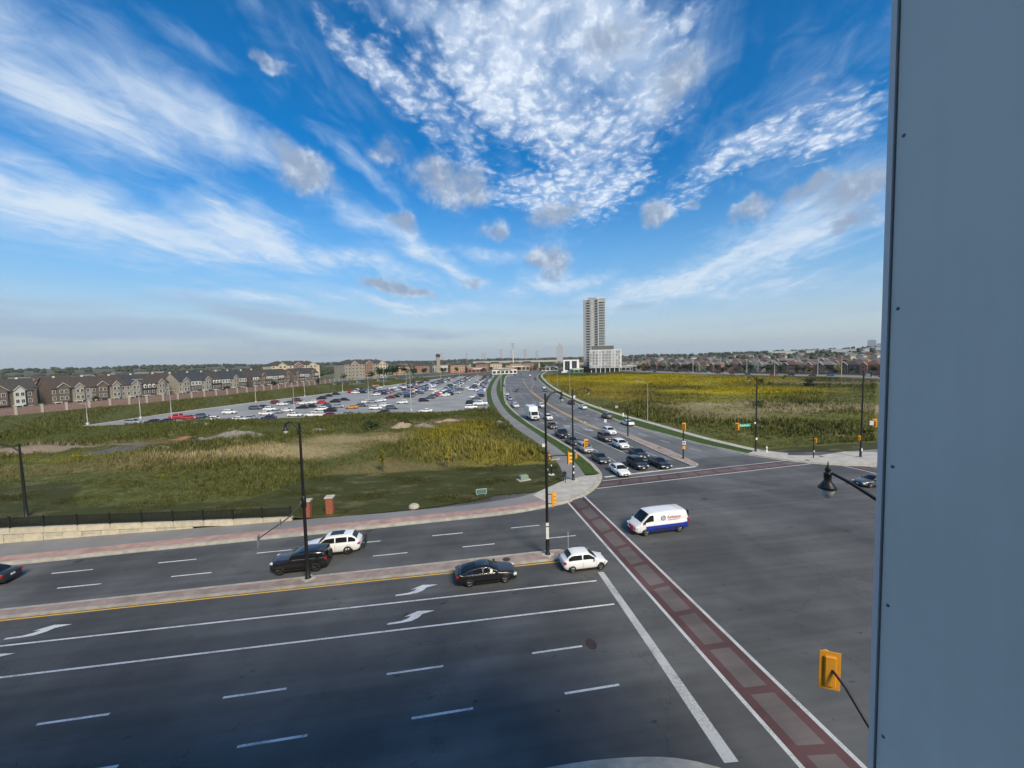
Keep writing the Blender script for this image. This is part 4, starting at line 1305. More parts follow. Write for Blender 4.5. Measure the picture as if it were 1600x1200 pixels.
# ------------------------------------------------------------------ vehicles
PAINT = {}
def paint(name, c, coat=.6, metal=.0, rough=.32):
    PAINT[name] = mat('paint_' + name, c, rough, .03, 1.0, metal=metal, coat=coat)
paint('white', (.72, .74, .76)); paint('black', (.010, .010, .012)); paint('grey', (.10, .11, .12), metal=.3); paint('silver', (.40, .42, .44), metal=.5)
paint('red', (.42, .025, .025)); paint('maroon', (.13, .018, .022)); paint('blue', (.025, .16, .48)); paint('navy', (.018, .025, .10)); paint('orange', (.62, .24, .02))
paint('brown', (.075, .055, .05)); paint('charcoal', (.032, .036, .042), metal=.2); paint('green', (.02, .05, .03))
car_glass = mat('car_glass', (.012, .015, .018), .07, 0, spec=.28)
tyre_m = mat('tyre', (.012, .012, .012), .9, .1); rim_m = mat('rim', (.30, .31, .32), .35, .05, metal=.8); rim_dark = mat('rim_dark', (.05, .05, .055), .4, .05, metal=.5)
trim_m = mat('car_trim', (.012, .012, .013), .55, .05); head_m = mat('headlight', (.72, .74, .74), .12, 0, spec=.8); tail_m = mat('tail_light', (.34, .012, .015), .25, 0)
plate_m = mat('licence_plate', (.66, .67, .68), .5, .03); chrome_m = mat('chrome', (.62, .63, .64), .18, 0, metal=1.0)
KEY = {'glass': car_glass, 'tyre': tyre_m, 'rim': rim_m, 'trim': trim_m, 'head': head_m, 'tail': tail_m, 'plate': plate_m, 'chrome': chrome_m, 'rimdark': rim_dark}

# nose at +x.  ws = windscreen base, rf = roof front, rr = roof rear, rb = rear window base
SPEC = {
 'sedan': dict(L=4.75, W=1.84, H=1.45, wb=2.80, r=.335, gc=.20, hood=.86, belt=.93, deck=1.00, ws=1.05, rf=.22, rr=-1.00, rb=-1.95, nose=.66, tailz=.95, tumble=.70, pillars=(-.35,)),
 'coupe': dict(L=4.85, W=1.86, H=1.42, wb=2.84, r=.345, gc=.18, hood=.88, belt=.95, deck=1.04, ws=1.10, rf=.20, rr=-.75, rb=-2.15, nose=.64, tailz=.98, tumble=.66, pillars=(-.30,), chrome=True),
 'suv': dict(L=4.65, W=1.88, H=1.68, wb=2.70, r=.37, gc=.24, hood=1.02, belt=1.08, deck=1.10, ws=1.10, rf=.40, rr=-1.75, rb=-2.20, nose=.82, tailz=1.08, tumble=.76, pillars=(-.30, -1.30)),
 'bigsuv': dict(L=5.05, W=1.98, H=1.76, wb=2.99, r=.40, gc=.24, hood=1.06, belt=1.12, deck=1.14, ws=1.25, rf=.50, rr=-1.80, rb=-2.42, nose=.84, tailz=1.10, tumble=.75, pillars=(-.35, -1.45), sunroof=True),
 'boxy': dict(L=4.75, W=2.00, H=1.84, wb=3.00, r=.42, gc=.32, hood=1.22, belt=1.26, deck=1.26, ws=.92, rf=.55, rr=-2.18, rb=-2.30, nose=1.12, tailz=1.24, tumble=.88, pillars=(-.40, -1.35), blunt=True, spare=True),
 'hatch': dict(L=3.80, W=1.67, H=1.53, wb=2.45, r=.30, gc=.18, hood=.92, belt=.96, deck=1.02, ws=1.05, rf=.30, rr=-1.15, rb=-1.74, nose=.66, tailz=.98, tumble=.72, pillars=(-.28,), round=True),
 'pickup': dict(L=5.70, W=2.02, H=1.90, wb=3.60, r=.41, gc=.32, hood=1.16, belt=1.22, deck=1.18, ws=1.25, rf=.75, rr=-.80, rb=-1.02, nose=1.02, tailz=1.15, tumble=.80, pillars=(0.0,), blunt=True),
 'van': dict(L=5.98, W=2.06, H=2.24, wb=3.75, r=.36, gc=.28, hood=1.22, belt=1.30, deck=1.32, ws=2.42, rf=1.42, rr=-2.62, rb=-2.94, nose=.92, tailz=1.32, tumble=.86, pillars=(), cargo=True),
}


def lerp(a, b_, t): return a + (b_ - a) * t
def pw(tab, x):
    for (x0, y0), (x1, y1) in zip(tab[:-1], tab[1:]):
        if x <= x1: return lerp(y0, y1, max(0.0, (x - x0) / (x1 - x0)))
    return tab[-1][1]


def car_pieces(kind):
    """list of (part name, mesh builder, material key, index of parent piece or None)"""
    S = SPEC[kind]; L, W, H = S['L'], S['W'], S['H']; hl = L / 2; hw = W / 2
    out = []
    bl = S.get('blunt'); belt = S['belt']
    fx, rx = S['wb'] / 2 + .05, -S['wb'] / 2 + .05
    # lower body: lofted rings
    top = [(-hl, S['tailz'] - (.10 if not bl else .02)), (-hl + .10, S['tailz']), (S['rb'], S['deck']), (S['rb'] + .25, belt), (S['ws'] - .1, belt), (S['ws'] + .15, S['hood'] + .02), (hl - .75, S['hood'] - .03),
           (hl - .25, lerp(S['hood'], S['nose'], .5)), (hl - .06, S['nose']), (hl, S['nose'] - .10)]
    wid = [(-hl, .80), (-hl + .12, .90), (-hl + .5, .975), (-hl + 1.1, 1.0), (hl - 1.2, 1.0), (hl - .55, .965), (hl - .18, .86), (hl, .70)] if not bl else [(-hl, .93), (-hl + .1, .98), (-hl + .5, 1), (hl - .4, 1), (hl - .1, .96), (hl, .90)]
    bot = [(-hl, S['gc'] + .22), (-hl + .25, S['gc'] + .03), (rx, S['gc']), (fx, S['gc']), (hl - .25, S['gc'] + .02), (hl, S['gc'] + .16)]
    st = sorted(set([-hl, -hl + .05, -hl + .12, -hl + .3, -hl + .55, S['rb'], S['rb'] + .12, S['rb'] + .28, rx, -.6, 0, .6, S['ws'] - .12, S['ws'] + .02, S['ws'] + .2, fx, hl - .75, hl - .5, hl - .3, hl - .16, hl - .06, hl]))
    m = MB(); ring = []
    for x in st:
        w = hw * pw(wid, x); zt = pw(top, x); zb = pw(bot, x); hgt = zt - zb
        half = [(0, zb), (w * .86, zb), (w * .975, zb + .12 * hgt), (w, zb + .42 * hgt), (w * .985, zb + .68 * hgt), (w * .955, zt - .10 * hgt), (w * .90, zt - .015), (w * .70, zt + .015), (0, zt + .035)]
        ring.append([(x, y, z) for y, z in half] + [(x, -y, z) for y, z in half[-2:0:-1]])
    n = len(ring[0])
    m.v = [p for r_ in ring for p in r_]
    for i in range(len(ring) - 1):
        for k in range(n):
            m.f.append((i * n + k, (i + 1) * n + k, (i + 1) * n + (k + 1) % n, i * n + (k + 1) % n))
            m.m.append(0); m.sm.append(True)
    m.f.append(tuple(range(n))); m.m.append(0); m.sm.append(False)
    m.f.append(tuple(range((len(ring) - 1) * n + n - 1, (len(ring) - 1) * n - 1, -1))); m.m.append(0); m.sm.append(False)
    out.append(('body', m, 'paint', None))
    # cabin
    zt = [(S['rb'] - .02, S['deck'] - .03), (lerp(S['rb'], S['rr'], .5), lerp(S['deck'], H - .03, .56)), (S['rr'], H - .05), (lerp(S['rr'], S['rf'], .35), H), (lerp(S['rr'], S['rf'], .75), H - .01), (S['rf'], H - .06),
          (lerp(S['rf'], S['ws'], .5), lerp(H - .06, S['hood'], .46)), (S['ws'] + .05, S['hood'])]
    if S.get('round'): zt[4] = (zt[4][0], H - .02)
    wb_ = lambda x: hw * .925 * pw(wid, x)
    def wt_(x):
        base = hw * S['tumble']
        return base * pw([(S['rb'], .93), (S['rr'], .97), (0, 1), (S['rf'], .98), (S['ws'], 1.06)], x)
    ztop = lambda x: pw(zt, x)
    lowz = lambda x: min(belt, pw(top, x)) - .04
    def side(x, t, o=0.0):
        z1 = max(ztop(x) - .07, lowz(x) + .03)
        return (x, lerp(wb_(x), wt_(x) + .05, t) + o, lerp(lowz(x), z1, t))
    xs = sorted(set([q[0] for q in zt] + [lerp(S['rb'], S['rr'], .25), lerp(S['rb'], S['rr'], .75), lerp(S['rf'], S['ws'], .25), lerp(S['rf'], S['ws'], .75), lerp(S['rr'], S['rf'], .55)]))
    c = MB(); rr_ = []
    for x in xs:
        z = ztop(x); a = side(x, 0); b_ = side(x, 1); w = wt_(x)
        half = [a, b_, (x, w * .93, max(z - .015, b_[2] + .01)), (x, w * .6, z + .012), (x, 0, z + .03)]
        rr_.append(half + [(p[0], -p[1], p[2]) for p in half[-2::-1]])
    n = len(rr_[0]); c.v = [p for q in rr_ for p in q]
    for i in range(len(rr_) - 1):
        for k in range(n - 1):
            c.f.append((i * n + k, (i + 1) * n + k, (i + 1) * n + k + 1, i * n + k + 1)); c.m.append(0); c.sm.append(True)
    out.append(('roof', c, 'paint2', None))
    # side windows
    tlo, thi = (.16, .90)
    x_lo = lerp(S['rb'], S['rr'], .45) if not S.get('cargo') else 1.05
    if kind in ('boxy', 'pickup'): x_lo = S['rr'] + .12
    x_hi = lerp(S['rf'], S['ws'], .74)
    cuts = [x_lo] + sorted(p_ for p_ in S['pillars']) + [x_hi]
    for sg in (1, -1):
        for a, b_ in zip(cuts[:-1], cuts[1:]):
            g = MB(); n_ = 8; q0 = a + (.05 if a != x_lo else 0); q1 = b_ - (.05 if b_ != x_hi else 0)
            xx = [lerp(q0, q1, i / n_) for i in range(n_ + 1)]
            lo = [side(x, tlo, .012) for x in xx]; hi = [side(x, thi, .012) for x in xx]
            vs = lo + hi; vs = [(p[0], p[1] * sg, p[2]) for p in vs]
            fs = [(i, i + 1, n_ + 2 + i, n_ + 1 + i) for i in range(n_)]
            g.add(vs, [f[::sg] for f in fs] if sg < 0 else [f[::-1] for f in fs], 0, True)
            out.append(('side_window', g, 'glass', None))
        if S.get('chrome'):
            xx = [lerp(x_lo - .06, x_hi + .06, i / 14) for i in range(15)]
            p_ = [side(x, thi + .05, .02) for x in xx]
            out.append(('chrome_strip', MB().tube([(a, b_ * sg, z) for a, b_, z in p_], .022, 5), 'chrome', None))
            p_ = [side(x, tlo - .06, .02) for x in xx]
            out.append(('chrome_strip', MB().tube([(a, b_ * sg, z) for a, b_, z in p_], .018, 5), 'chrome', None))
    # windscreen and rear window
    def slope(x0, x1, e0, e1, nrm):
        g = MB(); nx_, ny_ = 6, 6; vs = []
        for i in range(nx_ + 1):
            x = lerp(x0, x1, i / nx_); w0 = lerp(e0, e1, i / nx_)
            for j in range(ny_ + 1):
                v = -1 + 2 * j / ny_; y = v * w0
                vs.append((x + nrm[0] * .02, y, ztop(x) + .03 * (1 - v * v) + nrm[1] * .02 - .01 * abs(v)))
        for i in range(nx_):
            for j in range(ny_):
                k = i * (ny_ + 1) + j
                f = (k, k + ny_ + 1, k + ny_ + 2, k + 1)
                g.add([vs[q] for q in f], [(0, 1, 2, 3)], 0, True)
        return g
    wR, wS = wt_(S['rf']) * .90, wb_(S['ws']) * .86
    out.append(('windscreen', slope(lerp(S['rf'], S['ws'], .08), lerp(S['rf'], S['ws'], .90), wR, wS, (.6, .8)), 'glass', None))
    if not S.get('cargo'):
        out.append(('rear_window', slope(lerp(S['rb'], S['rr'], .32 if kind not in ('sedan', 'coupe') else .15), lerp(S['rb'], S['rr'], .94), wb_(S['rb']) * .80, wt_(S['rr']) * .86, (-.7, .7)), 'glass', None))
    if S.get('sunroof'):
        g = MB(); xa, xb = S['rf'] - .35, S['rr'] + .75; w = wt_(0) * .62
        for i in range(6):
            a, b_ = lerp(xa, xb, i / 6), lerp(xa, xb, (i + 1) / 6)
            g.add([(a, -w, ztop(a) + .035), (b_, -w, ztop(b_) + .035), (b_, w, ztop(b_) + .035), (a, w, ztop(a) + .035), (a, 0, ztop(a) + .05), (b_, 0, ztop(b_) + .05)], [(0, 4, 5, 1), (4, 3, 2, 5)], 0, True)
        out.append(('sunroof', g, 'glass', None))
    # wheels: tyre with rim as sub-part, dark arches
    for wx in (fx, rx):
        for sg in (1, -1):
            yo = sg * (hw * .985 - .10); r = S['r']
            arch = MB().lathe([(0.01, 0), (r + .075, 0), (r + .075, .03)], (wx, sg * hw * .985 - sg * .015, r + .0), 16, axis='y')
            for i, p_ in enumerate(arch.v):
                if p_[2] < S['gc'] - .02: arch.v[i] = (p_[0], p_[1], S['gc'] - .02)
            if sg < 0: arch.f = [f[::-1] for f in arch.f]
            out.append(('wheel_arch', arch, 'trim', None))
            ty = MB().lathe([(r * .62, -.105), (r * .95, -.11), (r, -.07), (r, .07), (r * .95, .11), (r * .62, .105)], (wx, yo + sg * .02, r), 18, axis='y')
            idx_ = len(out); out.append(('wheel', ty, 'tyre', None))
            rm = MB()
            yy_ = yo + sg * .115
            rm.lathe([(.02, sg * .012), (r * .18, sg * .015), (r * .2, 0)], (wx, yy_, r), 10, axis='y')
            for s_ in range(5):
                a = 2 * math.pi * s_ / 5 + .3
                p0 = (wx + .05 * math.cos(a), yy_, r + .05 * math.sin(a)); p1 = (wx + r * .62 * math.cos(a), yy_, r + r * .62 * math.sin(a))
                rm.tube([p0, p1], [r * .10, r * .13], 5)
            rm.lathe([(r * .60, sg * -.01), (r * .64, sg * .012), (r * .70, sg * 0)], (wx, yy_, r), 18, axis='y')
            out.append(('rim', rm, 'rim', idx_))
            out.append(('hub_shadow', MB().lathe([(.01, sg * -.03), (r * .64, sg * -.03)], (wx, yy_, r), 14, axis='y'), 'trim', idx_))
    # lights, grille, bumper, plates, mirrors, sills
    nz = S['nose'] - .06; wf = hw * .72
    for sg in (1, -1):
        hp = [(hl - .07, sg * wf * .62), (hl - .10, sg * wf * .98), (hl - .42, sg * hw * .93), (hl - .40, sg * hw * .80)]
        hx = (hl - .17, sg * hw * .74, nz + .015)
        out.append(('headlight', MB().bbox(hx, (.30, .36, .15), .03, -sg * .45), 'head', None))
        out.append(('tail_light', MB().bbox((-hl + .12, sg * hw * .80, S['tailz'] - .13), (.22, .28, .16 if kind not in ('van', 'boxy') else .30), .03, sg * .3), 'tail', None))
        out.append(('mirror', MB().bbox((S['ws'] - .30, sg * (hw + .07), belt + .06), (.16, .22, .16), .04), 'paint2' if kind != 'van' else 'trim', None))
        out.append(('sill', MB().box(((fx + rx) / 2, sg * hw * .955, S['gc'] + .05), (S['wb'] - 2 * S['r'] - .1, .10, .13)), 'trim', None))
    out.append(('grille', MB().bbox((hl - .045, 0, nz - .07), (.14, W * .44, .20 if not bl else .30), .03), 'trim', None))
    out.append(('bumper', MB().bbox((hl - .10, 0, S['gc'] + .13), (.24, W * .78, .16), .04), 'trim', None))
    out.append(('bumper', MB().bbox((-hl + .10, 0, S['gc'] + .16), (.24, W * .80, .18), .04), 'trim', None))
    out.append(('licence_plate', MB().box((hl + .035, 0, S['gc'] + .24), (.02, .34, .15)), 'plate', None))
    out.append(('licence_plate', MB().box((-hl - .012, 0, S['tailz'] - .26), (.03, .34, .15)), 'plate', None))
    seams = list(S['pillars']) + [lerp(S['rf'], S['ws'], .80)] if not S.get('cargo') else [1.0, 2.0, -2.6]
    for sx in seams:                                     # door gaps following the body side
        w = hw * pw(wid, sx); zt_ = pw(top, sx); zb = pw(bot, sx); hg = zt_ - zb
        for sg in (1, -1):
            out.append(('door_gap', MB().tube([(sx, sg * (w * .976), zb + .14 * hg), (sx, sg * (w + .0), zb + .42 * hg), (sx, sg * w * .985, zb + .68 * hg), (sx, sg * w * .957, zt_ - .10 * hg)], .008, 4), 'trim', None))
    if not S.get('cargo'):
        for hx_ in [p_ - .18 for p_ in seams[1:]]:
            for sg in (1, -1): out.append(('door_handle', MB().box((hx_ - .05, sg * (hw * .99), lerp(S['gc'], belt, .80)), (.20, .03, .03)), 'paint2', None))
    if S.get('spare'):
        out.append(('spare_wheel', MB().lathe([(.05, -.12), (.36, -.12), (.40, -.05), (.40, .08)], (-hl - .10, 0, 1.15), 18, axis='x'), 'tyre', None))
    if S.get('cargo'):
        for sg in (1, -1): out.append(('rub_strip', MB().box((-.3, sg * hw * 1.0, .62), (2.7, .05, .10)), 'trim', None))
        for sg in (1, -1): out.append(('rear_window', MB().box((-hl + .02, sg * .45, 1.75), (.10, .7, .6)), 'glass', None))
    return out


_pieces = {}
def pieces(kind):
    if kind not in _pieces:
        _pieces[kind] = [(n_, m_.mesh(n_ + '_' + kind, KEY.get(k_, PAINT['white'])), k_, p_) for n_, m_, k_, p_ in car_pieces(kind)]
    return _pieces[kind]


def own(o, m, slot=0):
    o.material_slots[slot].link = 'OBJECT'; o.material_slots[slot].material = m


def car(kind, colour, label, x, y, heading, cat='car', group=None, name=None, z=.0, roof=None, rim=None, scale=1.0):
    """heading in degrees, 0 = +x"""
    t = thing(name or {'suv': 'suv', 'bigsuv': 'suv', 'boxy': 'suv', 'hatch': 'hatchback', 'van': 'delivery_van', 'pickup': 'pickup_truck'}.get(kind, 'sedan'), label, cat, (x, y, z), R(heading), group)
    made = []
    for n_, me, k_, p_ in pieces(kind):
        o = link(n_, me, made[p_] if p_ is not None else t)
        if k_ == 'paint': own(o, PAINT[colour])
        elif k_ == 'paint2': own(o, PAINT[roof or colour])
        elif k_ == 'rim' and rim: own(o, KEY[rim])
        made.append(o)
    t.scale = (scale,) * 3
    return t


# --- the vehicles close by
car('coupe', 'black', 'black saloon with chrome window line in the turn lane', 2.15, 31.2, 2.0)
car('hatch', 'white', 'small white hatchback waiting at the stop line', 10.55, 31.55, 1.5, name='hatchback')
car('boxy', 'black', 'boxy black four-wheel drive with pale waistline stripe', -13.6, 35.9, 181.5, rim='rimdark', scale=.95)
bs = bpy.data.objects[[o.name for o in bpy.data.objects if o.get('label', '').startswith('boxy black')][0]]
for sg in (1, -1): MB().box((-.7, sg * .985, 1.30), (2.9, .03, .055)).build('waist_stripe', chrome_m, bs)
car('bigsuv', 'white', 'white estate car with dark panoramic roof carrying a bicycle', -11.75, 38.6, 182.5, rim='rimdark')
car('sedan', 'charcoal', 'dark grey saloon cut off by the left edge of the photo', -39.9, 38.3, 182.0)
car('sedan', 'grey', 'dark grey car arriving beside the grey balcony panel', 55.2, 43.9, 176)
# van: blue lower body, white above and at the nose, lettering on the side
van = car('van', 'white', 'white and blue delivery van turning through the junction', 20.4, 36.95, 184.0, cat='van')
paint('vanblue', (.012, .035, .33))
S = SPEC['van']
for o in [c for c in van.children if c.name.startswith('body')]:
    me = o.data.copy(); o.data = me
    me.materials.append(PAINT['vanblue'])
    o.material_slots[1].link = 'OBJECT'; o.material_slots[1].material = PAINT['vanblue']
    own(o, PAINT['white'])
    for p_ in me.polygons:
        if p_.center.x < 1.75 and p_.center.z < 1.02 and abs(p_.normal.z) < .8: p_.material_index = 1
own([c for c in van.children if c.name.startswith('roof')][0], PAINT['white'])
van_red = mat('van_letter_red', (.50, .10, .09), .5, 0); van_navy = mat('van_letter_blue', (.06, .09, .25), .5, 0)
def lettering(text, size, m, parent, loc, rot, name='lettering'):
    cu = bpy.data.curves.new(name, 'FONT'); cu.body = text; cu.size = size; cu.extrude = .004; cu.align_x = 'CENTER'; cu.align_y = 'CENTER'
    tmp = bpy.data.objects.new(name, cu); COL.objects.link(tmp)
    dg = bpy.context.evaluated_depsgraph_get(); me = bpy.data.meshes.new_from_object(tmp.evaluated_get(dg))
    bpy.data.objects.remove(tmp)
    me.materials.clear(); me.materials.append(m)
    o = link(name, me, parent); o.location = loc; o.rotation_euler = rot
    return o
# the van's left flank (local +y) faces the camera; lean of the panel followed by the rotation
ang = math.atan2(1.03 * .925 - (1.03 * .86 + .05), (2.24 - .07) - 1.26)
lettering('Reliance', .46, van_red, van, (-1.25, .970, 1.66), (R(90) - ang, 0, math.pi))
MB().box((-1.2, .993, 1.40), (1.25, .012, .045)).build('underline', van_red, van)
ring = MB().lathe([(.17, 0), (.25, 0), (.25, .012), (.17, .012), (.17, 0)], n=20); ring.lathe([(.0, 0), (.07, 0), (.07, .012), (0, .012)], n=12)
lg = ring.build('logo', van_navy, van); lg.location = (-.02, .972, 1.65); lg.rotation_euler = (R(90) - ang, 0, math.pi)
fl = MB().box((3.14, .35, .80), (.06, .62, .50)).build('red_flag', mat('flag_red', (.52, .06, .05), .7, .1), van)

# bicycle on its rack behind the white estate
def bicycle(x, y, z, rz):
    t = thing('bicycle', 'black bicycle strapped behind the white estate car', 'bicycle', (x, y, z), rz)
    for wx in (-.52, .52):
        w = MB(); n = 20
        w.tube([(wx + .33 * math.cos(2 * math.pi * k / n), 0, .34 + .33 * math.sin(2 * math.pi * k / n)) for k in range(n + 1)], .025, 6)
        wo = w.build('wheel', tyre_m, t)
        sp = MB()
        for k in range(8): sp.tube([(wx, 0, .34), (wx + .31 * math.cos(.785 * k), 0, .34 + .31 * math.sin(.785 * k))], .006, 4)
        sp.build('spokes', rim_m, wo)
    f = MB(); A, B_, C_, D, E_ = (-.52, 0, .34), (-.05, 0, .32), (-.18, 0, .80), (.36, 0, .82), (.52, 0, .34)
    for p_, q in ((A, B_), (A, C_), (B_, C_), (B_, D), (C_, D), (D, E_)): f.tube([p_, q], .022, 6)
    f.build('frame', trim_m, t)
    MB().tube([(.36, -.28, .98), (.34, 0, 1.0), (.36, .28, .98)], .018, 6).tube([(.36, 0, .82), (.34, 0, 1.0)], .018, 6).build('handlebar', trim_m, t)
    MB().bbox((-.2, 0, .90), (.26, .14, .06), .02).tube([(-.18, 0, .8), (-.2, 0, .9)], .016, 6).build('saddle', trim_m, t)
bicycle(-8.8, 38.5, .55, R(92))
bicycle_rack = thing('bicycle_rack', 'black rack holding the bicycle on the white estate car', 'bicycle rack', (-9.2, 38.47, .0), R(182.5))
MB().tube([(.15, 0, .55), (-.3, 0, .55), (-.42, 0, 1.25)], .03, 6).build('arm', trim_m, bicycle_rack)
MB().box((-.40, 0, .56), (.12, 1.2, .05)).build('tray', trim_m, bicycle_rack)

# --- queue and traffic on the curving road (x, y, heading, kind, colour, label)
TRAFFIC = [
 (24.8, 56.4, 270, 'sedan', 'white', 'white saloon at the head of the kerb lane queue'),
 (24.6, 63.8, 271, 'sedan', 'charcoal', 'dark grey saloon second in the kerb lane queue'),
 (24.4, 71.2, 271, 'suv', 'silver', 'silver hatchback third in the kerb lane queue'),
 (24.1, 78.2, 271, 'sedan', 'charcoal', 'dark blue-grey saloon fourth in the kerb lane queue'),
 (24.0, 85.6, 271, 'pickup', 'black', 'black pickup fifth in the kerb lane queue'),
 (24.6, 97.0, 271, 'hatch', 'brown', 'small brown-grey car sixth in the kerb lane queue'),
 (28.95, 59.0, 270.5, 'suv', 'black', 'black four-wheel drive alone at the line in the middle lane'),
 (32.7, 58.8, 271, 'coupe', 'black', 'black saloon at the line next to the road median'),
 (32.35, 65.4, 271, 'sedan', 'black', 'black saloon second in the queue beside the road median'),
 (32.2, 72.6, 271, 'suv', 'white', 'white crossover between black saloon and brown crossover'),
 (31.9, 79.8, 271, 'bigsuv', 'brown', 'dark brown crossover behind the white crossover in the queue'),
 (35.4, 86.0, 272, 'suv', 'white', 'white crossover at the tip of the road median'),
 (26.9, 110.6, 272, 'suv', 'white', 'white crossover beside the box truck'),
 (31.4, 138.5, 272, 'suv', 'white', 'white car approaching in the inner lane behind the lamp post'),
 (22.3, 141.5, 272, 'suv', 'white', 'white car following the box truck along the kerb'),
 (22.6, 147.5, 271, 'sedan', 'silver', 'silver car close behind a white one along the kerb'),
 (24.0, 168.0, 269, 'sedan', 'silver', 'silver saloon by the light pole on the verge'),
 (24.2, 176.5, 268, 'sedan', 'grey', 'grey saloon behind the silver saloon by the light pole'),
 (25.8, 190.0, 266, 'sedan', 'white', 'white saloon far along the kerb lane'),
 (31.2, 247.0, 264, 'sedan', 'charcoal', 'dark saloon far along the road beyond the white one'),
 (33.8, 208.0, 266, 'sedan', 'charcoal', 'dark saloon alone in the middle of the far bend'),
 (44.6, 96.2, 92, 'sedan', 'white', 'white saloon leaving beside the right-hand verge'),
 (43.9, 108.5, 91, 'suv', 'grey', 'grey crossover leaving ahead of the white saloon'),
 (44.2, 130.5, 89, 'sedan', 'white', 'white saloon leaving further up near the pavement'),
 (44.4, 144.8, 88, 'suv', 'black', 'black crossover leaving behind the tall street lamp'),
 (52.0, 223.0, 82, 'sedan', 'white', 'white car on the outbound side by the goldenrod'),
 (48.4, 205.0, 84, 'sedan', 'grey', 'grey car behind the white one on the outbound side'),
 (67.5, 320.0, 78, 'suv', 'charcoal', 'dark car far out at the end of the pavement'),
 (75.0, 380.0, 76, 'suv', 'white', 'white car farthest out on the outbound side'),
 (64.0, 405.0, 256, 'sedan', 'charcoal', 'dark car crossing at the far end of the road'),
 (72.0, 416.0, 250, 'sedan', 'grey', 'grey car next to the dark one at the far end'),
]
for x, y, h, k, c_, lb in TRAFFIC: car(k, c_, lb, x, y, h, group='traffic on the curving road')

# --- box truck
def box_truck(x, y, rz):
    t = thing('box_truck', 'white box truck heading for the junction along the kerb', 'truck', (x, y, 0), rz)
    w = PAINT['white']
    MB().bbox((-1.3, 0, 2.05), (4.7, 2.35, 2.5), .06).build('cargo_box', w, t)
    MB().bbox((-1.3, 0, .72), (4.8, 2.0, .2), .03).build('chassis', trim_m, t)
    c = MB()
    pts = [(1.05, .5), (3.25, .5), (3.25, 1.15), (2.45, 1.32), (2.22, 2.25), (1.05, 2.35)]
    vs = [(a, -1.02, b_) for a, b_ in pts] + [(a, 1.02, b_) for a, b_ in pts]
    c.add(vs, [(0, 1, 2, 3, 4, 5), (11, 10, 9, 8, 7, 6)] + [(i, i + 6, (i + 1) % 6 + 6, (i + 1) % 6) for i in range(6)])
    c.build('cab', w, t)
    MB().add([(2.475, -.90, 1.36), (2.475, .90, 1.36), (2.265, .86, 2.18), (2.265, -.86, 2.18)], [(0, 1, 2, 3)]).build('windscreen', car_glass, t)
    for sg in (1, -1):
        f = MB().add([(1.25, sg * 1.035, 1.40), (2.28, sg * 1.035, 1.40), (1.92, sg * 1.035, 2.1), (1.25, sg * 1.035, 2.15)], [(0, 1, 2, 3)[::sg]]); f.build('side_window', car_glass, t)
        MB().bbox((3.24, sg * .78, .98), (.08, .34, .2), .02).build('headlight', head_m, t)
        MB().bbox((2.2, sg * 1.25, 1.65), (.12, .25, .4), .03).build('mirror', trim_m, t)
        for wx in (2.35, -2.2):
            wo = MB().lathe([(.2, -.13), (.40, -.13), (.42, -.08), (.42, .08), (.40, .13), (.2, .13)], (wx, sg * .92, .42), 16, axis='y').build('wheel', tyre_m, t)
            MB().lathe([(.02, sg * .14), (.24, sg * .13)], (wx, sg * .92, .42), 12, axis='y').build('rim', rim_m, wo)
    MB().bbox((3.26, 0, .95), (.08, 1.0, .26), .02).build('grille', trim_m, t)
    MB().bbox((3.28, 0, .58), (.2, 2.0, .2), .04).build('bumper', trim_m, t)
    MB().box((3.40, 0, .62), (.02, .34, .15)).build('licence_plate', plate_m, t)
box_truck(22.7, 112.5, R(271.5))
[o for o in bpy.data.objects if o.name.startswith('box_truck')][0].scale = (1.15, 1.12, 1.18)

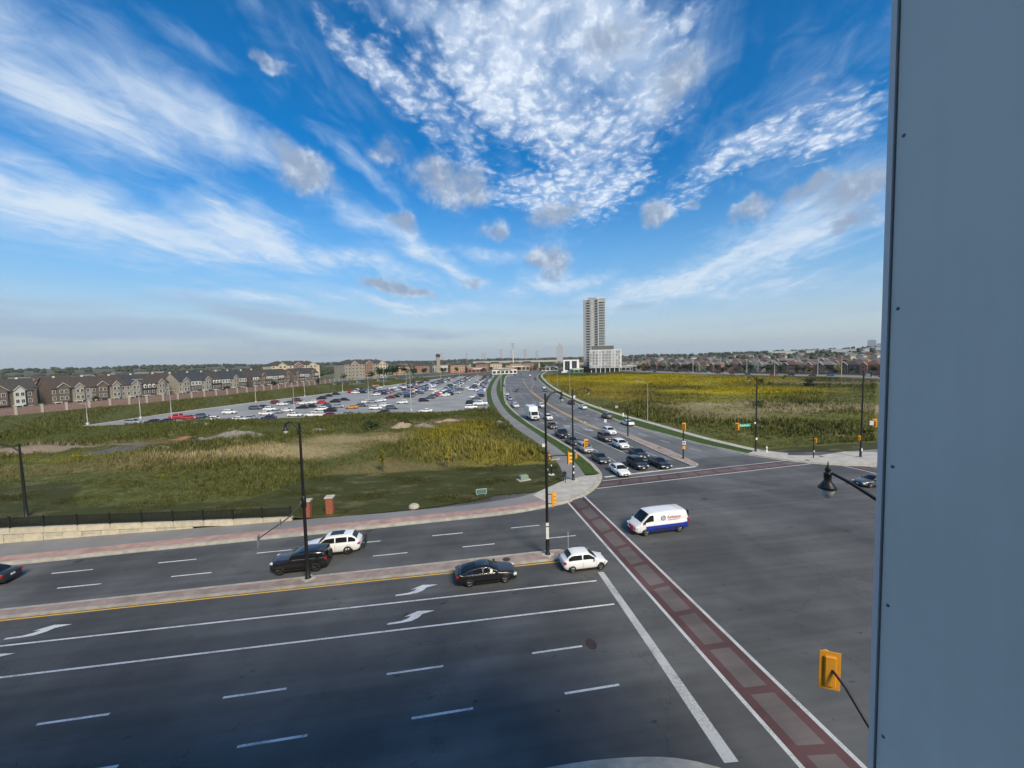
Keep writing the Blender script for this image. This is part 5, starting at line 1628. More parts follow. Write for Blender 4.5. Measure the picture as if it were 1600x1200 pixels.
# --- parked cars: one mesh each, small in the photo
def joined(kind):
    t = MB(); order = ['paint', 'glass', 'trim', 'tyre', 'rim', 'head', 'tail', 'plate', 'chrome']
    skip = ('hub_shadow', 'sill', 'rim', 'mirror', 'door_gap', 'door_handle') 
    for n_, m_, k_, p_ in car_pieces(kind):
        if n_ in skip: continue
        k_ = 'paint' if k_ == 'paint2' else k_
        t.merge(m_, order.index(k_))
    return t.mesh('parked_' + kind, [PAINT['white']] + [KEY[k] for k in order[1:]])
PARK = {k: joined(k) for k in ('sedan', 'suv', 'pickup', 'hatch')}
LOTCARS = [(-98.8,137.8,'silver','suv'),(-93.2,137.4,'black','sedan'),(-89.6,137.7,'black','sedan'),(-91.5,146.3,'red','pickup'),(-87.3,145.0,'red','sedan'),(-85.9,149.1,'grey','sedan'),(-80.0,138.8,'grey','sedan'),(-76.3,137.1,'white','suv'),(-80.5,155.5,'white','suv'),(-67.5,135.8,'white','sedan'),(-65.3,137.2,'silver','sedan'),(-77.3,167.4,'grey','suv'),(-76.8,171.3,'black','sedan'),(-59.2,136.1,'navy','sedan'),(-65.1,148.3,'white','sedan'),(-69.2,160.9,'white','suv'),(-63.5,151.9,'silver','sedan'),(-61.0,155.5,'white','sedan'),(-78.1,188.1,'maroon','suv'),(-72.2,179.9,'white','sedan'),(-71.1,185.7,'grey','sedan'),(-72.5,197.0,'maroon','suv'),(-64.6,180.9,'white','sedan'),(-61.3,182.3,'white','suv'),(-56.7,182.0,'red','sedan'),(-59.0,164.5,'black','sedan'),(-56.8,166.9,'black','sedan'),(-63.7,202.8,'black','suv'),(-64.8,216.6,'black','sedan'),(-63.5,227.4,'black','sedan'),(-52.2,184.3,'black','suv'),(-50.0,191.8,'black','sedan'),(-52.9,140.7,'white','sedan'),(-46.9,138.9,'white','suv'),(-43.3,137.8,'white','suv'),(-40.3,136.9,'maroon','sedan'),(-48.7,154.4,'white','suv'),(-44.5,150.3,'black','suv'),(-50.1,166.8,'grey','sedan'),(-45.1,163.0,'silver','sedan'),(-38.8,157.9,'orange','sedan'),(-34.9,137.5,'silver','sedan'),(-36.4,163.4,'grey','sedan'),(-36.9,176.4,'white','sedan'),(-34.5,175.5,'silver','sedan'),(-32.1,181.2,'white','sedan'),(-28.8,151.7,'white','suv'),(-26.4,158.9,'white','suv'),(-22.9,150.8,'grey','suv'),(-23.7,137.2,'black','suv'),(-21.2,168.4,'white','suv'),(-30.1,195.1,'maroon','sedan'),(-28.5,199.3,'black','sedan'),(-54.5,232.0,'white','sedan'),(-50.7,232.5,'black','suv'),(-40.3,214.4,'white','sedan'),(-40.3,230.5,'black','suv'),(-36.2,228.8,'silver','sedan'),(-12.8,174.3,'black','suv'),(-10.8,186.3,'grey','suv'),(-7.7,203.5,'red','sedan'),(-9.7,137.7,'white','sedan'),(-21.9,205.4,'black','suv'),(-17.9,215.2,'grey','sedan'),(-28.4,211.6,'grey','sedan'),(-2.2,201.3,'black','suv'),(1.1,209.5,'silver','sedan'),(6.1,142.3,'white','suv'),(7.0,157.6,'black','suv'),(9.9,175.8,'grey','sedan'),(9.1,182.0,'white','sedan'),(12.1,192.2,'blue','sedan'),(14.4,206.1,'blue','suv'),(14.7,220.9,'silver','sedan'),(9.3,237.8,'white','suv'),(3.8,230.2,'grey','sedan'),(-55.3,294.4,'orange','suv'),(-48.6,269.1,'white','sedan'),(-17.1,232.0,'grey','suv'),(-12.2,237.1,'white','sedan'),(-28.2,241.5,'maroon','sedan'),(-34.8,257.3,'white','sedan'),(-26.9,262.3,'black','sedan'),(-23.0,263.4,'red','sedan'),]
rg = random.Random(21)
cars_ = [(x, y, c_, k, R(rg.choice((-6, 174)) + rg.uniform(-3, 3))) for x, y, c_, k in LOTCARS]
pool = ['white'] * 6 + ['black'] * 5 + ['grey'] * 4 + ['silver'] * 4 + ['charcoal'] * 3 + ['red', 'maroon', 'blue', 'navy', 'brown']
kinds = ['sedan'] * 5 + ['suv'] * 6 + ['hatch'] * 2 + ['pickup']
def lot_left(y): return interp([(-105, 165), (-92, 196), (-64, 250), (-35, 327), (-5, 400)], y)
far_ = []
for col_ in range(13):
    for j in range(75):
        y = 196 + 2.75 * j
        x = lotx(y) - 3.2 - (col_ // 2) * 17.5 - (5.2 if col_ % 2 else 0)
        if x < lot_left(y) + 7: continue
        if y < 214 and (x > 4 or x < -25): continue
        if y < 235 and x < -42: continue
        if rg.random() < .20: continue
        if any(abs(x - q[0]) < 4.9 and abs(y - q[1]) < 2.2 for q in cars_): continue
        e = (x + rg.uniform(-.2, .2), y + rg.uniform(-.15, .15), rg.choice(pool), rg.choice(kinds), R(rg.choice((-7, 173)) + rg.uniform(-2, 2)))
        cars_.append(e)
for j in range(22):                                       # single column along the right edge
    y = 141 + 2.8 * j + (20 if j > 6 else 0)
    x = lotx(y) - 3.4
    if any(abs(x - q[0]) < 4.5 and abs(y - q[1]) < 2.3 for q in cars_) or rg.random() < .25 or y < 150: continue
    cars_.append((x, y, rg.choice(pool), rg.choice(kinds), R(174)))
cars_.sort(key=lambda e: e[1])
near_, rest_ = cars_[:290], cars_[290:]
rows = {}
for e in near_: rows.setdefault(int((e[1] - 136) // 9), []).append(e)
CN = {'charcoal': 'dark grey', 'navy': 'navy blue'}; KN = {'suv': 'crossover', 'sedan': 'saloon', 'pickup': 'pickup', 'hatch': 'hatchback'}
for ri, rk in enumerate(sorted(rows)):
    for ci, (x, y, c_, k, rz) in enumerate(sorted(rows[rk], key=lambda e: e[0] / e[1])):
        o = link('parked_car', PARK[k], None, (x, y, .032), rz)
        own(o, PAINT[c_])
        tag(o, 'parked %s %s, %s from the left in the %s car park row' % (CN.get(c_, c_), KN[k], ordinal(ci + 1), ordinal(ri + 1)), 'car', 'cars in the car park')
if rest_:
    t = MB(); low = MB()
    low.bbox((0, 0, .62), (4.5, 1.8, .75), .12); low.bbox((-.2, 0, 1.2), (2.6, 1.55, .5), .2, m=1)
    cl = sorted(PAINT)
    for x, y, c_, k, rz in rest_:
        q = MB(); q.merge(low); q.m = [cl.index(c_) if m_ == 0 else len(cl) for m_ in q.m]
        t.merge(q, None, Matrix.Translation((x, y, .03)) @ Matrix.Rotation(rz, 4, 'Z'))
    stuff(t.build('far_parked_cars', [PAINT[c_] for c_ in cl] + [car_glass]), 'mass of parked cars at the far end of the car park', 'cars')

# --- cars on the residential road at the right
RC = smooth_line(HR); s = 30.0; n = 0
while n < 24:
    lane_off = rg.choice((-5, -9, -16, -20))
    p, a = point_on(offset(RC, lane_off), 120 + s * 1.0)
    n += 1
    k = rg.choice(kinds); c_ = rg.choice(pool)
    o = link('parked_car', PARK[k], None, (*p, .056), a + (math.pi if lane_off < -12 else 0)); own(o, PAINT[c_])
    tag(o, '%s %s on the residential road, %s from the right' % (CN.get(c_, c_), KN[k], ordinal(n)), 'car', 'cars on the residential road')
    s += rg.uniform(6, 17)

# ------------------------------------------------------------------ balcony panel and the building the photo is taken from
alu, N, b = pbsdf('balcony_aluminium')
oc = N.n('ShaderNodeTexCoord').outputs['Object']
st_ = N.noise(N.vmath('MULTIPLY', oc, (1, 14.0, .7)), 1.0, 5.0, .6); sp_ = N.noise(oc, 60.0, 3.0, .7); bl_ = N.noise(oc, 2.2, 4.0, .6)
kk = N.math('MULTIPLY', N.math('MULTIPLY', N.mr(st_, .3, .7, .975, 1.015), N.mr(bl_, .3, .7, .95, 1.03)), N.mr(sp_, .68, .76, 1.0, .90))
N.put(b.inputs['Base Color'], N.mix(1.0, (.85, .88, .82), N.comb(kk, kk, kk), 'MULTIPLY'))
N.put(b.inputs['Roughness'], N.mr(bl_, .3, .7, .42, .62))
bp = N.n('ShaderNodeBump'); bp.inputs['Strength'].default_value = .06; bp.inputs['Distance'].default_value = .004
N.put(bp.inputs['Height'], N.noise(oc, 3.0, 3.0)); N.put(b.inputs['Normal'], bp.outputs[0])
alu_edge = mat('balcony_trim', (.80, .81, .82), .45, .03, 2.0, spec=.5)
t = thing('privacy_screen', 'grey metal balcony privacy screen filling the right side', 'privacy screen', (1.153, 0, EYE_Z))
t.rotation_euler = (0, R(-.55), 0)
MB().box((.02, -.354, .2), (.034, 2.494, 4.6)).build('panel', alu, t)
MB().box((.024, .895, .2), (.03, .004, 4.6)).build('gasket', trim_m, t)
MB().box((.018, .904, .2), (.042, .014, 4.6)).build('edge_trim', alu_edge, t)
for z in (.965, .543, .108, -.312, -.70, -1.085):
    sc = MB().lathe([(.0, -.0026), (.0032, -.0022), (.0046, -.001), (.0046, 0)], n=12, axis='x').build('screw', mat('screw_steel', (.20, .21, .23), .35, .1, metal=.9), t); sc.location = (.003, .877, z)
own_b = thing('apartment_building', 'apartment building the view is taken from, behind the balcony screen', 'apartment building', (0, 0, 0))
MB().box((-22, -9.6, 12.75), (76, 16, 25.5)).build('wall', mat('own_building_wall', (.30, .30, .30), .8, .1), own_b)
for f in range(8):
    for k in range(18): link('window', shared('window|own', lambda: MB().box((0, -1.57, 0), (2.6, .08, 1.9)), glass_dark), own_b, (-57 + k * 4.1, 0, 2.2 + f * 3.1))

# ------------------------------------------------------------------ street furniture
blackm = mat('black_pole_paint', (.010, .010, .011), .45, .1); galv = mat('galvanised_steel', (.36, .36, .34), .5, .08, metal=.3)
amber = mat('signal_amber', (.72, .33, .025), .55, .06); amber_light = mat('signal_visor_amber', (.78, .42, .08), .55, .05); lens_off = mat('signal_lens', (.03, .02, .02), .25, 0)
lamp_glass = mat('lamp_glass', (.55, .56, .54), .15, .05, spec=.6)
green_lens = emis('green_lamp', (.1, .8, .45), .6); red_lens = emis('red_lamp', (.9, .05, .03), .8)
sign_white = mat('sign_white', (.62, .63, .63), .5, .04)


def signal(parent, loc, rz, horizontal=False, s=1.0, lit=None):
    """three-lamp head facing local -y, with a backplate"""
    h = MB().bbox((0, 0, 0), (.34, .22, 1.05), .03).build('signal_head', amber, parent); h.location = loc; h.rotation_euler = (0, 0, rz); h.scale = (s,) * 3
    MB().bbox((0, .02, 0), (.62, .03, 1.34), .01).build('backplate', amber, h)
    for k in (-1, 0, 1):
        m_ = MB(); n = 12
        for i in range(n):                                # hooded visor, open below
            a0 = R(-30) + R(240) * i / n; a1 = R(-30) + R(240) * (i + 1) / n; r = .145
            m_.add([(r * math.cos(a0), -.11, r * math.sin(a0)), (r * math.cos(a1), -.11, r * math.sin(a1)), (r * math.cos(a1), -.34, r * math.sin(a1)), (r * math.cos(a0), -.34, r * math.sin(a0))], [(0, 1, 2, 3)], 0, True)
        v = m_.build('visor', amber_light, h); v.location = (0, 0, k * .34)
        l_ = MB().lathe([(0, -.118), (.125, -.118)], n=14, axis='y').build('lens', red_lens if lit == k == 1 else lens_off, h); l_.location = (0, 0, k * .34)
    return h


def lamp_head(parent, x, y, z):
    """bell lantern with finial, hanging"""
    h = MB().lathe([(.0, .62), (.02, .60), (.035, .42), (.09, .34), (.12, .24), (.09, .14), (.12, .10), (.17, .08), (.15, .04), (.14, -.25), (.22, -.36), (.33, -.52), (.36, -.60), (.34, -.62)], n=16).build('lantern', blackm, parent)
    h.location = (x, y, z); h.scale = (.66, .66, .66)
    MB().lathe([(.30, -.61), (.29, -.74), (.22, -.92), (.12, -1.02), (.0, -1.04)], n=14).build('globe', lamp_glass, h)
    return h


def lamp_post(label, x, y, h, arm_az, arm_len, base=True, drop=.9):
    """fluted black pole with swan-neck arm; arm_az degrees ccw from +x"""
    t = thing('street_lamp', label, 'street lamp', (x, y, .13))
    MB().lathe([(.26, 0), (.26, .12), (.19, .2), (.17, 1.3), (.14, 1.45), (.13, 5.0), (.11, h * .7), (.085, h)], n=12).build('pole', blackm, t)
    if base: MB().lathe([(.62, -.1), (.62, .06), (.55, .08), (.0, .08)], n=4, smooth=False).build('base_pad', concrete, t)
    a = R(arm_az); cs, sn = math.cos(a), math.sin(a)
    pts = [(0, 0, h - .9), (arm_len * .18 * cs, arm_len * .18 * sn, h - .30), (arm_len * .45 * cs, arm_len * .45 * sn, h + .05), (arm_len * .75 * cs, arm_len * .75 * sn, h + .12), (arm_len * cs, arm_len * sn, h - .05)]
    MB().tube(pts, [.10, .09, .08, .07, .065], 8).build('arm', blackm, t)
    lamp_head(t, arm_len * cs, arm_len * sn, h - .15)
    return t


def sign_plate(parent, loc, w, h, rz, m, back=galv, name='sign_plate'):
    o = MB().box((0, -.012, 0), (w, .012, h)).build(name, m, parent); o.location = loc; o.rotation_euler = (0, 0, rz)
    MB().box((0, 0, 0), (w, .008, h)).build('sign_back', back, o)
    return o


CAMDIR = lambda x, y: math.atan2(y, x) - math.pi / 2          # turn so that local -y faces the viewer's street corner
# avenue median, left
t = lamp_post('black street lamp on the avenue median left of the junction', -12.4, 33.75, 13.0, 175, 1.1)
MB().tube([(0, 0, 6.6), (-.9, -1.0, 5.6), (-2.6, -2.0, 4.6)], [.06, .05, .045], 8).build('signal_arm', blackm, t)
sign_plate(t, (-2.65, -2.0, 4.4), .62, .9, R(100), galv); sign_plate(t, (-1.35, -1.25, 5.35), .45, .6, R(100), galv)
MB().lathe([(.145, 6.0), (.2, 6.05), (.2, 6.9), (.145, 7.0)], n=12).build('bracket', blackm, t)
# avenue median, at the nose
t = lamp_post('tallest black street lamp at the nose of the avenue median', 8.0, 33.85, 14.7, 10, 1.6)
MB().tube([(0, 0, 9.0), (1.0, .2, 9.05), (2.0, .35, 8.95)], .05, 8).build('signal_arm', blackm, t)
signal(t, (2.15, .35, 8.7), R(75)); signal(t, (.55, -.15, 5.2), R(60))
MB().tube([(0, 0, 5.6), (.5, -.1, 5.6)], .03, 6).tube([(0, 0, 4.75), (.5, -.1, 4.75)], .03, 6).build('bracket', blackm, t)
sign_plate(t, (-.25, -.1, 10.1), .30, .28, R(20), sign_white)
for z, h_ in ((2.9, .3), (2.3, .7), (1.75, .4)): sign_plate(t, (-.03, -.17, z), .26, h_, 0, sign_white, name='sticker')
# corner plaza
t = lamp_post('black street lamp on the corner plaza by the pedestrian', 16.8, 54.2, 13.2, 12, 2.6)
signal(t, (1.5, -1.4, 5.6), R(10)); signal(t, (.5, 0, 3.6), R(30), s=.62)
MB().tube([(0, 0, 6.0), (.7, -.7, 6.1), (1.5, -1.35, 6.0)], .05, 8).build('signal_arm', blackm, t)
sign_plate(t, (.3, .05, 12.2), .30, .32, R(10), sign_white)
for z, h_ in ((2.1, .25), (1.2, .3)): sign_plate(t, (.02, -.18, z), .22, h_, 0, sign_white, name='sticker')
# right verge, with street-name sign
t = lamp_post('black street lamp with green street-name sign on the right verge', 53.9, 63.2, 13.7, 180, 1.7)
MB().tube([(0, 0, 4.9), (-1.5, -.1, 5.0), (-3.9, -.3, 5.2)], [.06, .05, .045], 8).build('signal_arm', blackm, t)
signal(t, (-4.0, -.3, 4.85), R(-35))
green_sign = mat('street_sign_green', (.04, .30, .22), .5, .05)
sp = sign_plate(t, (-2.55, -.35, 5.0), 2.3, .52, R(2), green_sign, name='street_name_sign')
tx = MB()                                                # white name, too small to read in the photo
for q in range(9): tx.box((-.86 + q * .2 + (.06 if q > 5 else 0), -.022, -.02 + (.05 if q in (0, 4) else 0)), (.12, .006, .20 if q not in (0, 4) else .30))
tx.build('lettering', sign_white, sp)
sign_plate(t, (-.3, -.1, 5.3), .3, .32, 0, sign_white); sign_plate(t, (0, -.18, 2.4), .36, .4, 0, sign_white)
# far right corner
t = lamp_post('black street lamp at the far right corner beside the screen', 67.4, 55.9, 14.2, 0, 1.6)
MB().tube([(0, 0, 5.3), (1.3, 0, 5.7), (2.3, 0, 5.9)], .05, 8).build('signal_arm', blackm, t)
signal(t, (2.45, -.1, 5.75), R(-35), lit=1); sign_plate(t, (1.8, -.12, 5.75), .55, .75, R(-30), sign_white)
signal(t, (-.4, -.05, 3.3), R(-30), s=.6); sign_plate(t, (0, -.19, 1.3), .24, .5, 0, sign_white, name='sticker')
# left, behind the fence
t = lamp_post('black street lamp behind the fence at the left edge', -47.6, 50.6, 8.6, 188, 3.6, base=False); t.location.z = 1.2
# near corner, pole hidden by the balcony screen
t = thing('street_lamp', 'nearest black street lamp reaching out from behind the balcony screen', 'street lamp', (14.6, 8.2, .13))
MB().lathe([(.26, 0), (.26, .12), (.19, .2), (.17, 1.3), (.14, 1.45), (.11, 9.0), (.09, 14.3)], n=12).build('pole', blackm, t)
arm = [(-2.0 + 2.0, 0, 12.3), (-.55, .75, 13.1), (-1.1, 1.55, 13.75), (-1.42, 2.05, 14.1), (-1.62, 2.42, 14.28)]
t.location = (12.6, 7.5, .13)
MB().tube(arm, [.085, .075, .055, .045, .04], 10).build('arm', blackm, t)
lamp_head(t, -1.66, 2.5, 14.2)
MB().tube([(0, 0, 4.2), (-.05, 1.2, 5.2), (-.12, 2.2, 6.1), (-.18, 3.0, 6.85), (-.21, 3.45, 7.1)], [.075, .065, .05, .045, .04], 8).build('signal_arm', blackm, t)
h = signal(t, (-.21, 3.55, 7.03), R(152))
# traffic signal on the road median
t = thing('traffic_signal', 'amber traffic signal on a short black post on the road median', 'traffic signal', (38.8, 61.8, .13))
MB().lathe([(.16, 0), (.14, .3), (.11, .4), (.10, 5.0)], n=10).build('post', blackm, t)
signal(t, (.05, -.1, 5.55), R(-20)); s_ = sign_plate(t, (.05, -.14, 2.75), .55, .65, R(-15), sign_white)
MB().box((.06, -.026, 0), (.08, .006, .42)).box((-.08, -.026, .08), (.24, .006, .08)).box((-.16, -.026, -.06), (.08, .006, .3)).build('turn_symbol', blackm, s_)
sign_plate(t, (.05, -.14, 1.95), .45, .55, R(-15), amber, name='hazard_plate')
# gantry arm on the road median
t = thing('signal_gantry', 'black mast arm reaching over the curving road from its median', 'signal gantry', (38.2, 82.2, .13))
MB().lathe([(.18, 0), (.15, .4), (.13, 6.6)], n=10).build('post', blackm, t)
MB().tube([(0, 0, 6.6), (-3.2, .2, 6.65), (-6.6, .5, 6.55)], [.10, .08, .06], 8).build('mast_arm', blackm, t)
sign_plate(t, (-2.6, .05, 6.65), .7, .55, R(185), sign_white); sign_plate(t, (-6.3, .3, 6.5), .6, .45, R(185), sign_white)
sign_plate(t, (-1.3, -.5, 4.9), .35, .8, R(10), sign_white)
# pedestrian posts
for x, y, h_, lb, hz in ((59.9, 57.4, 4.7, 'slim black pedestrian signal post on the far right plaza', 2.9), (13.6, 56.8, 3.4, 'short black pedestrian signal post on the lawn by the plaza', 3.0)):
    t = thing('pedestrian_signal', lb, 'pedestrian signal', (x, y, .13))
    MB().lathe([(.12, 0), (.08, .2), (.065, h_)], n=10).build('post', blackm, t)
    signal(t, (.28, -.06, hz), R(-30), s=.6); MB().box((0, -.1, 1.1), (.14, .08, .3)).build('push_button', sign_white, t)
t = thing('bollard', 'black bollard with white base pad on the lawn by the plaza', 'bollard', (14.4, 57.6, .13))
MB().lathe([(.12, 0), (.10, 1.0), (.13, 1.05), (.10, 1.25), (0, 1.3)], n=10).build('post', blackm, t); MB().lathe([(.5, -.05), (.5, .07), (0, .07)], n=12, smooth=False).build('base_pad', sign_white, t)
MB().lathe([(.07, 1.3), (.10, 1.42), (.06, 1.55), (0, 1.58)], n=8).build('cap', sign_white, t)
# cobra-head lights
def cobra(label, x, y, h_, az, al=2.6):
    t = thing('street_light', label, 'street light', (x, y, .1), 0)
    MB().lathe([(.13, 0), (.10, h_ * .6), (.07, h_)], n=8).build('pole', galv, t)
    a = R(az); MB().tube([(0, 0, h_ - .1), (al * .5 * math.cos(a), al * .5 * math.sin(a), h_ + .6), (al * math.cos(a), al * math.sin(a), h_ + .9)], .05, 6).build('arm', galv, t)
    b_ = MB().bbox((0, 0, 0), (.75, .32, .16), .05).build('lamp_housing', galv, t); b_.location = (al * 1.1 * math.cos(a), al * 1.1 * math.sin(a), h_ + .9); b_.rotation_euler = (0, 0, a)
cobra('pale cobra-head light on the edge of the right-hand field', 51.4, 98.5, 10.2, 170)
cobra('pale cobra-head light halfway up the goldenrod field edge', 53.4, 176, 10.2, 170)
cobra('pale cobra-head light farthest along the goldenrod field edge', 62.5, 232, 10.2, 170)
cobra('pale cobra-head light on the verge between path and road', 19.8, 150, 10.5, 10)
cobra('pale cobra-head light second along the verge between path and road', 25.6, 212, 10.5, 10)
cobra('pale cobra-head light third along the verge between path and road', 34.6, 284, 10.5, 10)
# car park lights
for k, (x, y, h_) in enumerate(((-113, 140, 6.7), (-106.0, 151, 13.5), (-89.0, 139.2, 10), (-90.6, 197, 10), (-53.3, 141.5, 10.2), (-78.0, 222, 9.6), (-65.5, 247, 10), (-48.8, 290, 12.5), (-15.1, 143, 15.2), (-27, 235, 12), (4, 250, 12), (-10, 320, 12), (20, 330, 12), (12.2, 190, 10), (-38, 185, 12))):
    t = thing('car_park_light', 'slender grey car park light pole, %s in order from the left fence' % ordinal(k + 1), 'light pole', (x, y, .05), R(20), 'light poles of the car park')
    MB().lathe([(.45, 0), (.45, .8), (.12, .82), (.10, h_ * .6), (.08, h_)], n=8).build('pole', galv, t)
    MB().box((0, 0, h_ + .05), (2.0, .1, .1)).build('cross_arm', galv, t)
    for sg in (-1, 1): MB().bbox((sg * 1.0, 0, h_ + .06), (.7, .4, .15), .04).build('lamp_housing', galv, t)
# utility poles on the right
for k, (x, y) in enumerate(((262, 232), (246, 300), (238, 262), (226, 345), (206, 430), (290, 225), (275, 262), (208, 520))):
    t = thing('utility_pole', 'pale utility pole with crossarm along the residential road, %s from the right' % ordinal(k + 1), 'utility pole', (x, y, .05), R(60), 'utility poles on the right')
    hh = (15, 13.5, 12, 15, 16, 19, 14, 16)[k]
    MB().lathe([(.26, 0), (.16, hh)], n=8).build('pole', mat('pole_concrete', (.42, .40, .36), .8, .1), t)
    for z in (hh - .5, hh - 1.6): MB().box((0, 0, z), (2.6, .14, .14)).build('crossarm', galv, t)
# hydrant
t = thing('fire_hydrant', 'white fire hydrant on the right verge beside the lamp', 'fire hydrant', (55.6, 62.6, .14))
wm = mat('hydrant_white', (.66, .66, .64), .5, .05)
MB().lathe([(.20, 0), (.20, .06), (.14, .08), (.14, .62), (.18, .66), (.18, .74), (.15, .88), (.06, .98), (.05, 1.06), (0, 1.07)], n=14).build('barrel', wm, t)
for sg in (-1, 1): MB().lathe([(.085, 0), (.085, sg * .12), (.0, sg * .125)], (sg * .13, 0, .58), 10, axis='x').build('nozzle', blackm, t)
# signs and boxes
t = thing('information_sign', 'low teal framed sign board on the lawn by the pavement', 'sign', (3.2, 50.6, .13), R(4))
MB().box((0, 0, .55), (1.25, .05, .55)).build('board', mat('teal_board', (.08, .16, .15), .6, .1), t); MB().box((0, .03, .55), (1.42, .04, .72)).build('frame', mat('teal_frame', (.30, .42, .42), .6, .05), t)
for sg in (-1, 1): MB().box((sg * .5, .05, .15), (.07, .06, .4)).build('leg', galv, t)
for x, y, lb in ((9.8, 56.0, 'green utility cabinet on the lawn left of the tall lamp'), (17.1, 66.5, 'grey utility cabinet beside the path on the verge')):
    t = thing('utility_cabinet', lb, 'utility cabinet', (x, y, .13), R(15))
    MB().bbox((0, 0, .42), (1.25, .8, .6), .06).build('housing', mat('cabinet_green' if x < 12 else 'cabinet_grey', (.20, .27, .21) if x < 12 else (.14, .17, .16), .6, .1), t); MB().box((0, 0, .04), (1.9, 1.2, .1)).build('base_pad', concrete, t)
t = thing('delineator', 'thin grey marker post at the end of the avenue median', 'marker post', (9.9, 33.75, .13))
MB().lathe([(.035, 0), (.03, 2.0), (0, 2.02)], n=8).build('post', galv, t)
t = thing('median_sign', 'small white lane sign on a post at the road median', 'sign', (35.9, 89.6, .1)); MB().tube([(0, 0, 0), (0, 0, 2.6)], .03, 6).build('post', galv, t); sign_plate(t, (0, -.04, 2.4), .6, .75, R(-10), sign_white)
t = thing('lamp_tip', 'pale tip of a post at the bottom edge', 'post', (-5.3, 14.6, .13)); MB().lathe([(.05, 0), (.045, 1.1), (.06, 1.15), (.03, 1.25), (0, 1.26)], n=8).build('post', galv, t)
# manholes and patches on the median / avenue
iron = mat('cast_iron', (.05, .045, .04), .7, .2)
for x, y, z in ((4.2, 33.75, .133), (57.5, 56.2, .149), (61.8, 57.8, .149), (30.5, 44.0, .008), (38.5, 33.0, .008), (-35, 41.2, .012), (-9.3, 42.7, .012), (39.0, 70, .133)):
    struct(MB().lathe([(.36, 0), (0, .004)], (x, y, z), 16, smooth=False).build('manhole_cover', iron))

# --- retaining wall block by block, fence, brick pillars
rw = thing('retaining_wall', 'pale stone block retaining wall below the black fence', 'wall')
stone_m = [mat('wall_stone_%s' % n_, c_, .9, .13, 2.0, bump=.4) for n_, c_ in (('pale', (.50, .45, .35)), ('buff', (.45, .41, .32)), ('grey', (.40, .38, .31)))]
rg = random.Random(5)
def slab(x0, x1, zlo0, zlo1, zhi0, zhi1, m, proud=0.0):
    y = lambda x: swb_y(x) - .02 - proud
    g = .012; a, b_ = x0 + g, x1 - g
    vs = [(a, y(a), zlo0 + g), (b_, y(b_), zlo1 + g), (b_, y(b_) + .55, zlo1 + g), (a, y(a) + .55, zlo0 + g), (a + .02, y(a) + .03, zhi0 - g), (b_ - .02, y(b_) + .03, zhi1 - g), (b_ - .02, y(b_) + .55, zhi1 - g), (a + .02, y(a) + .55, zhi0 - g)]
    MB().add(vs, [(3, 2, 1, 0), (4, 5, 6, 7), (0, 1, 5, 4), (1, 2, 6, 5), (2, 3, 7, 6), (3, 0, 4, 7)]).build('stone_block', m, rw)
x = -18.6; k = 0
while x > -92:
    x1 = x - 3.0; lo_ = lambda q: wall_top(q) - .56 if wall_top(min(q, x)) - .57 - .10 > .16 else .07
    slab(x1, x, lo_(x1), lo_(x), wall_top(x1), wall_top(x), rg.choice(stone_m[:2]), .05)
    x = x1
x = -20.0
while x > -92:
    wdt = 1.75; x1 = x - wdt; t0, t1 = wall_top(x1) - .57, wall_top(x) - .57
    if t1 - .10 > .16:
        if k % 2: slab(x1, x, .10, .10, t0, t1, stone_m[0], rg.uniform(0, .03))
        else:
            slab(x1, x, (.1 + t0) / 2, (.1 + t1) / 2, t0, t1, stone_m[2]); slab(x1, x, .10, .10, (.1 + t0) / 2, (.1 + t1) / 2, stone_m[1])
    k += 1; x = x1
fn = thing('picket_fence', 'black metal picket fence on top of the stone wall', 'fence')
x = -18.8; fence_m = mat('fence_black', (.012, .014, .013), .5, .1)
while x > -92:
    x1 = x - 3.0; z0, z1 = wall_top(x), wall_top(x1); y0, y1 = swb_y(x) + .22, swb_y(x1) + .22
    MB().box((x, y0, z0 + .6), (.12, .12, 1.25)).build('post', fence_m, fn)
    p = MB()
    for zz in (.14, 1.02): p.tube([(x, y0, z0 + zz), (x1, y1, z1 + zz)], .025, 4)
    for q in range(1, 24):
        u = q / 24; xx, yy_, zz = lerp(x, x1, u), lerp(y0, y1, u), lerp(z0, z1, u)
        p.box((xx, yy_, zz + .58), (.055, .04, 1.05))
    p.build('picket_panel', fence_m, fn)
    x = x1
brick_p = mat('pillar_brick', (.27, .085, .05), .88, .2, 6.0)
for x, y, lb in ((-17.2, 47.7, 'red brick pillar at the end of the fence, the left one'), (-14.9, 48.4, 'red brick pillar standing free on the pavement edge, the right one')):
    t = thing('brick_pillar', lb, 'pillar', (x, y, .13))
    MB().bbox((0, 0, .95), (.78, .78, 1.9), .015).build('shaft', brick_p, t); MB().bbox((0, 0, 1.98), (1.0, 1.0, .16), .04).build('cap', concrete, t)
t = thing('boulder', 'pale flat boulder on the grass by the pavement', 'boulder', (-5.2, 48.2, .1)); MB().lathe([(.0, 0), (.65, .02), (.6, .3), (.35, .45), (0, .46)], n=9, smooth=False).build('stone', stone_m[2], t)

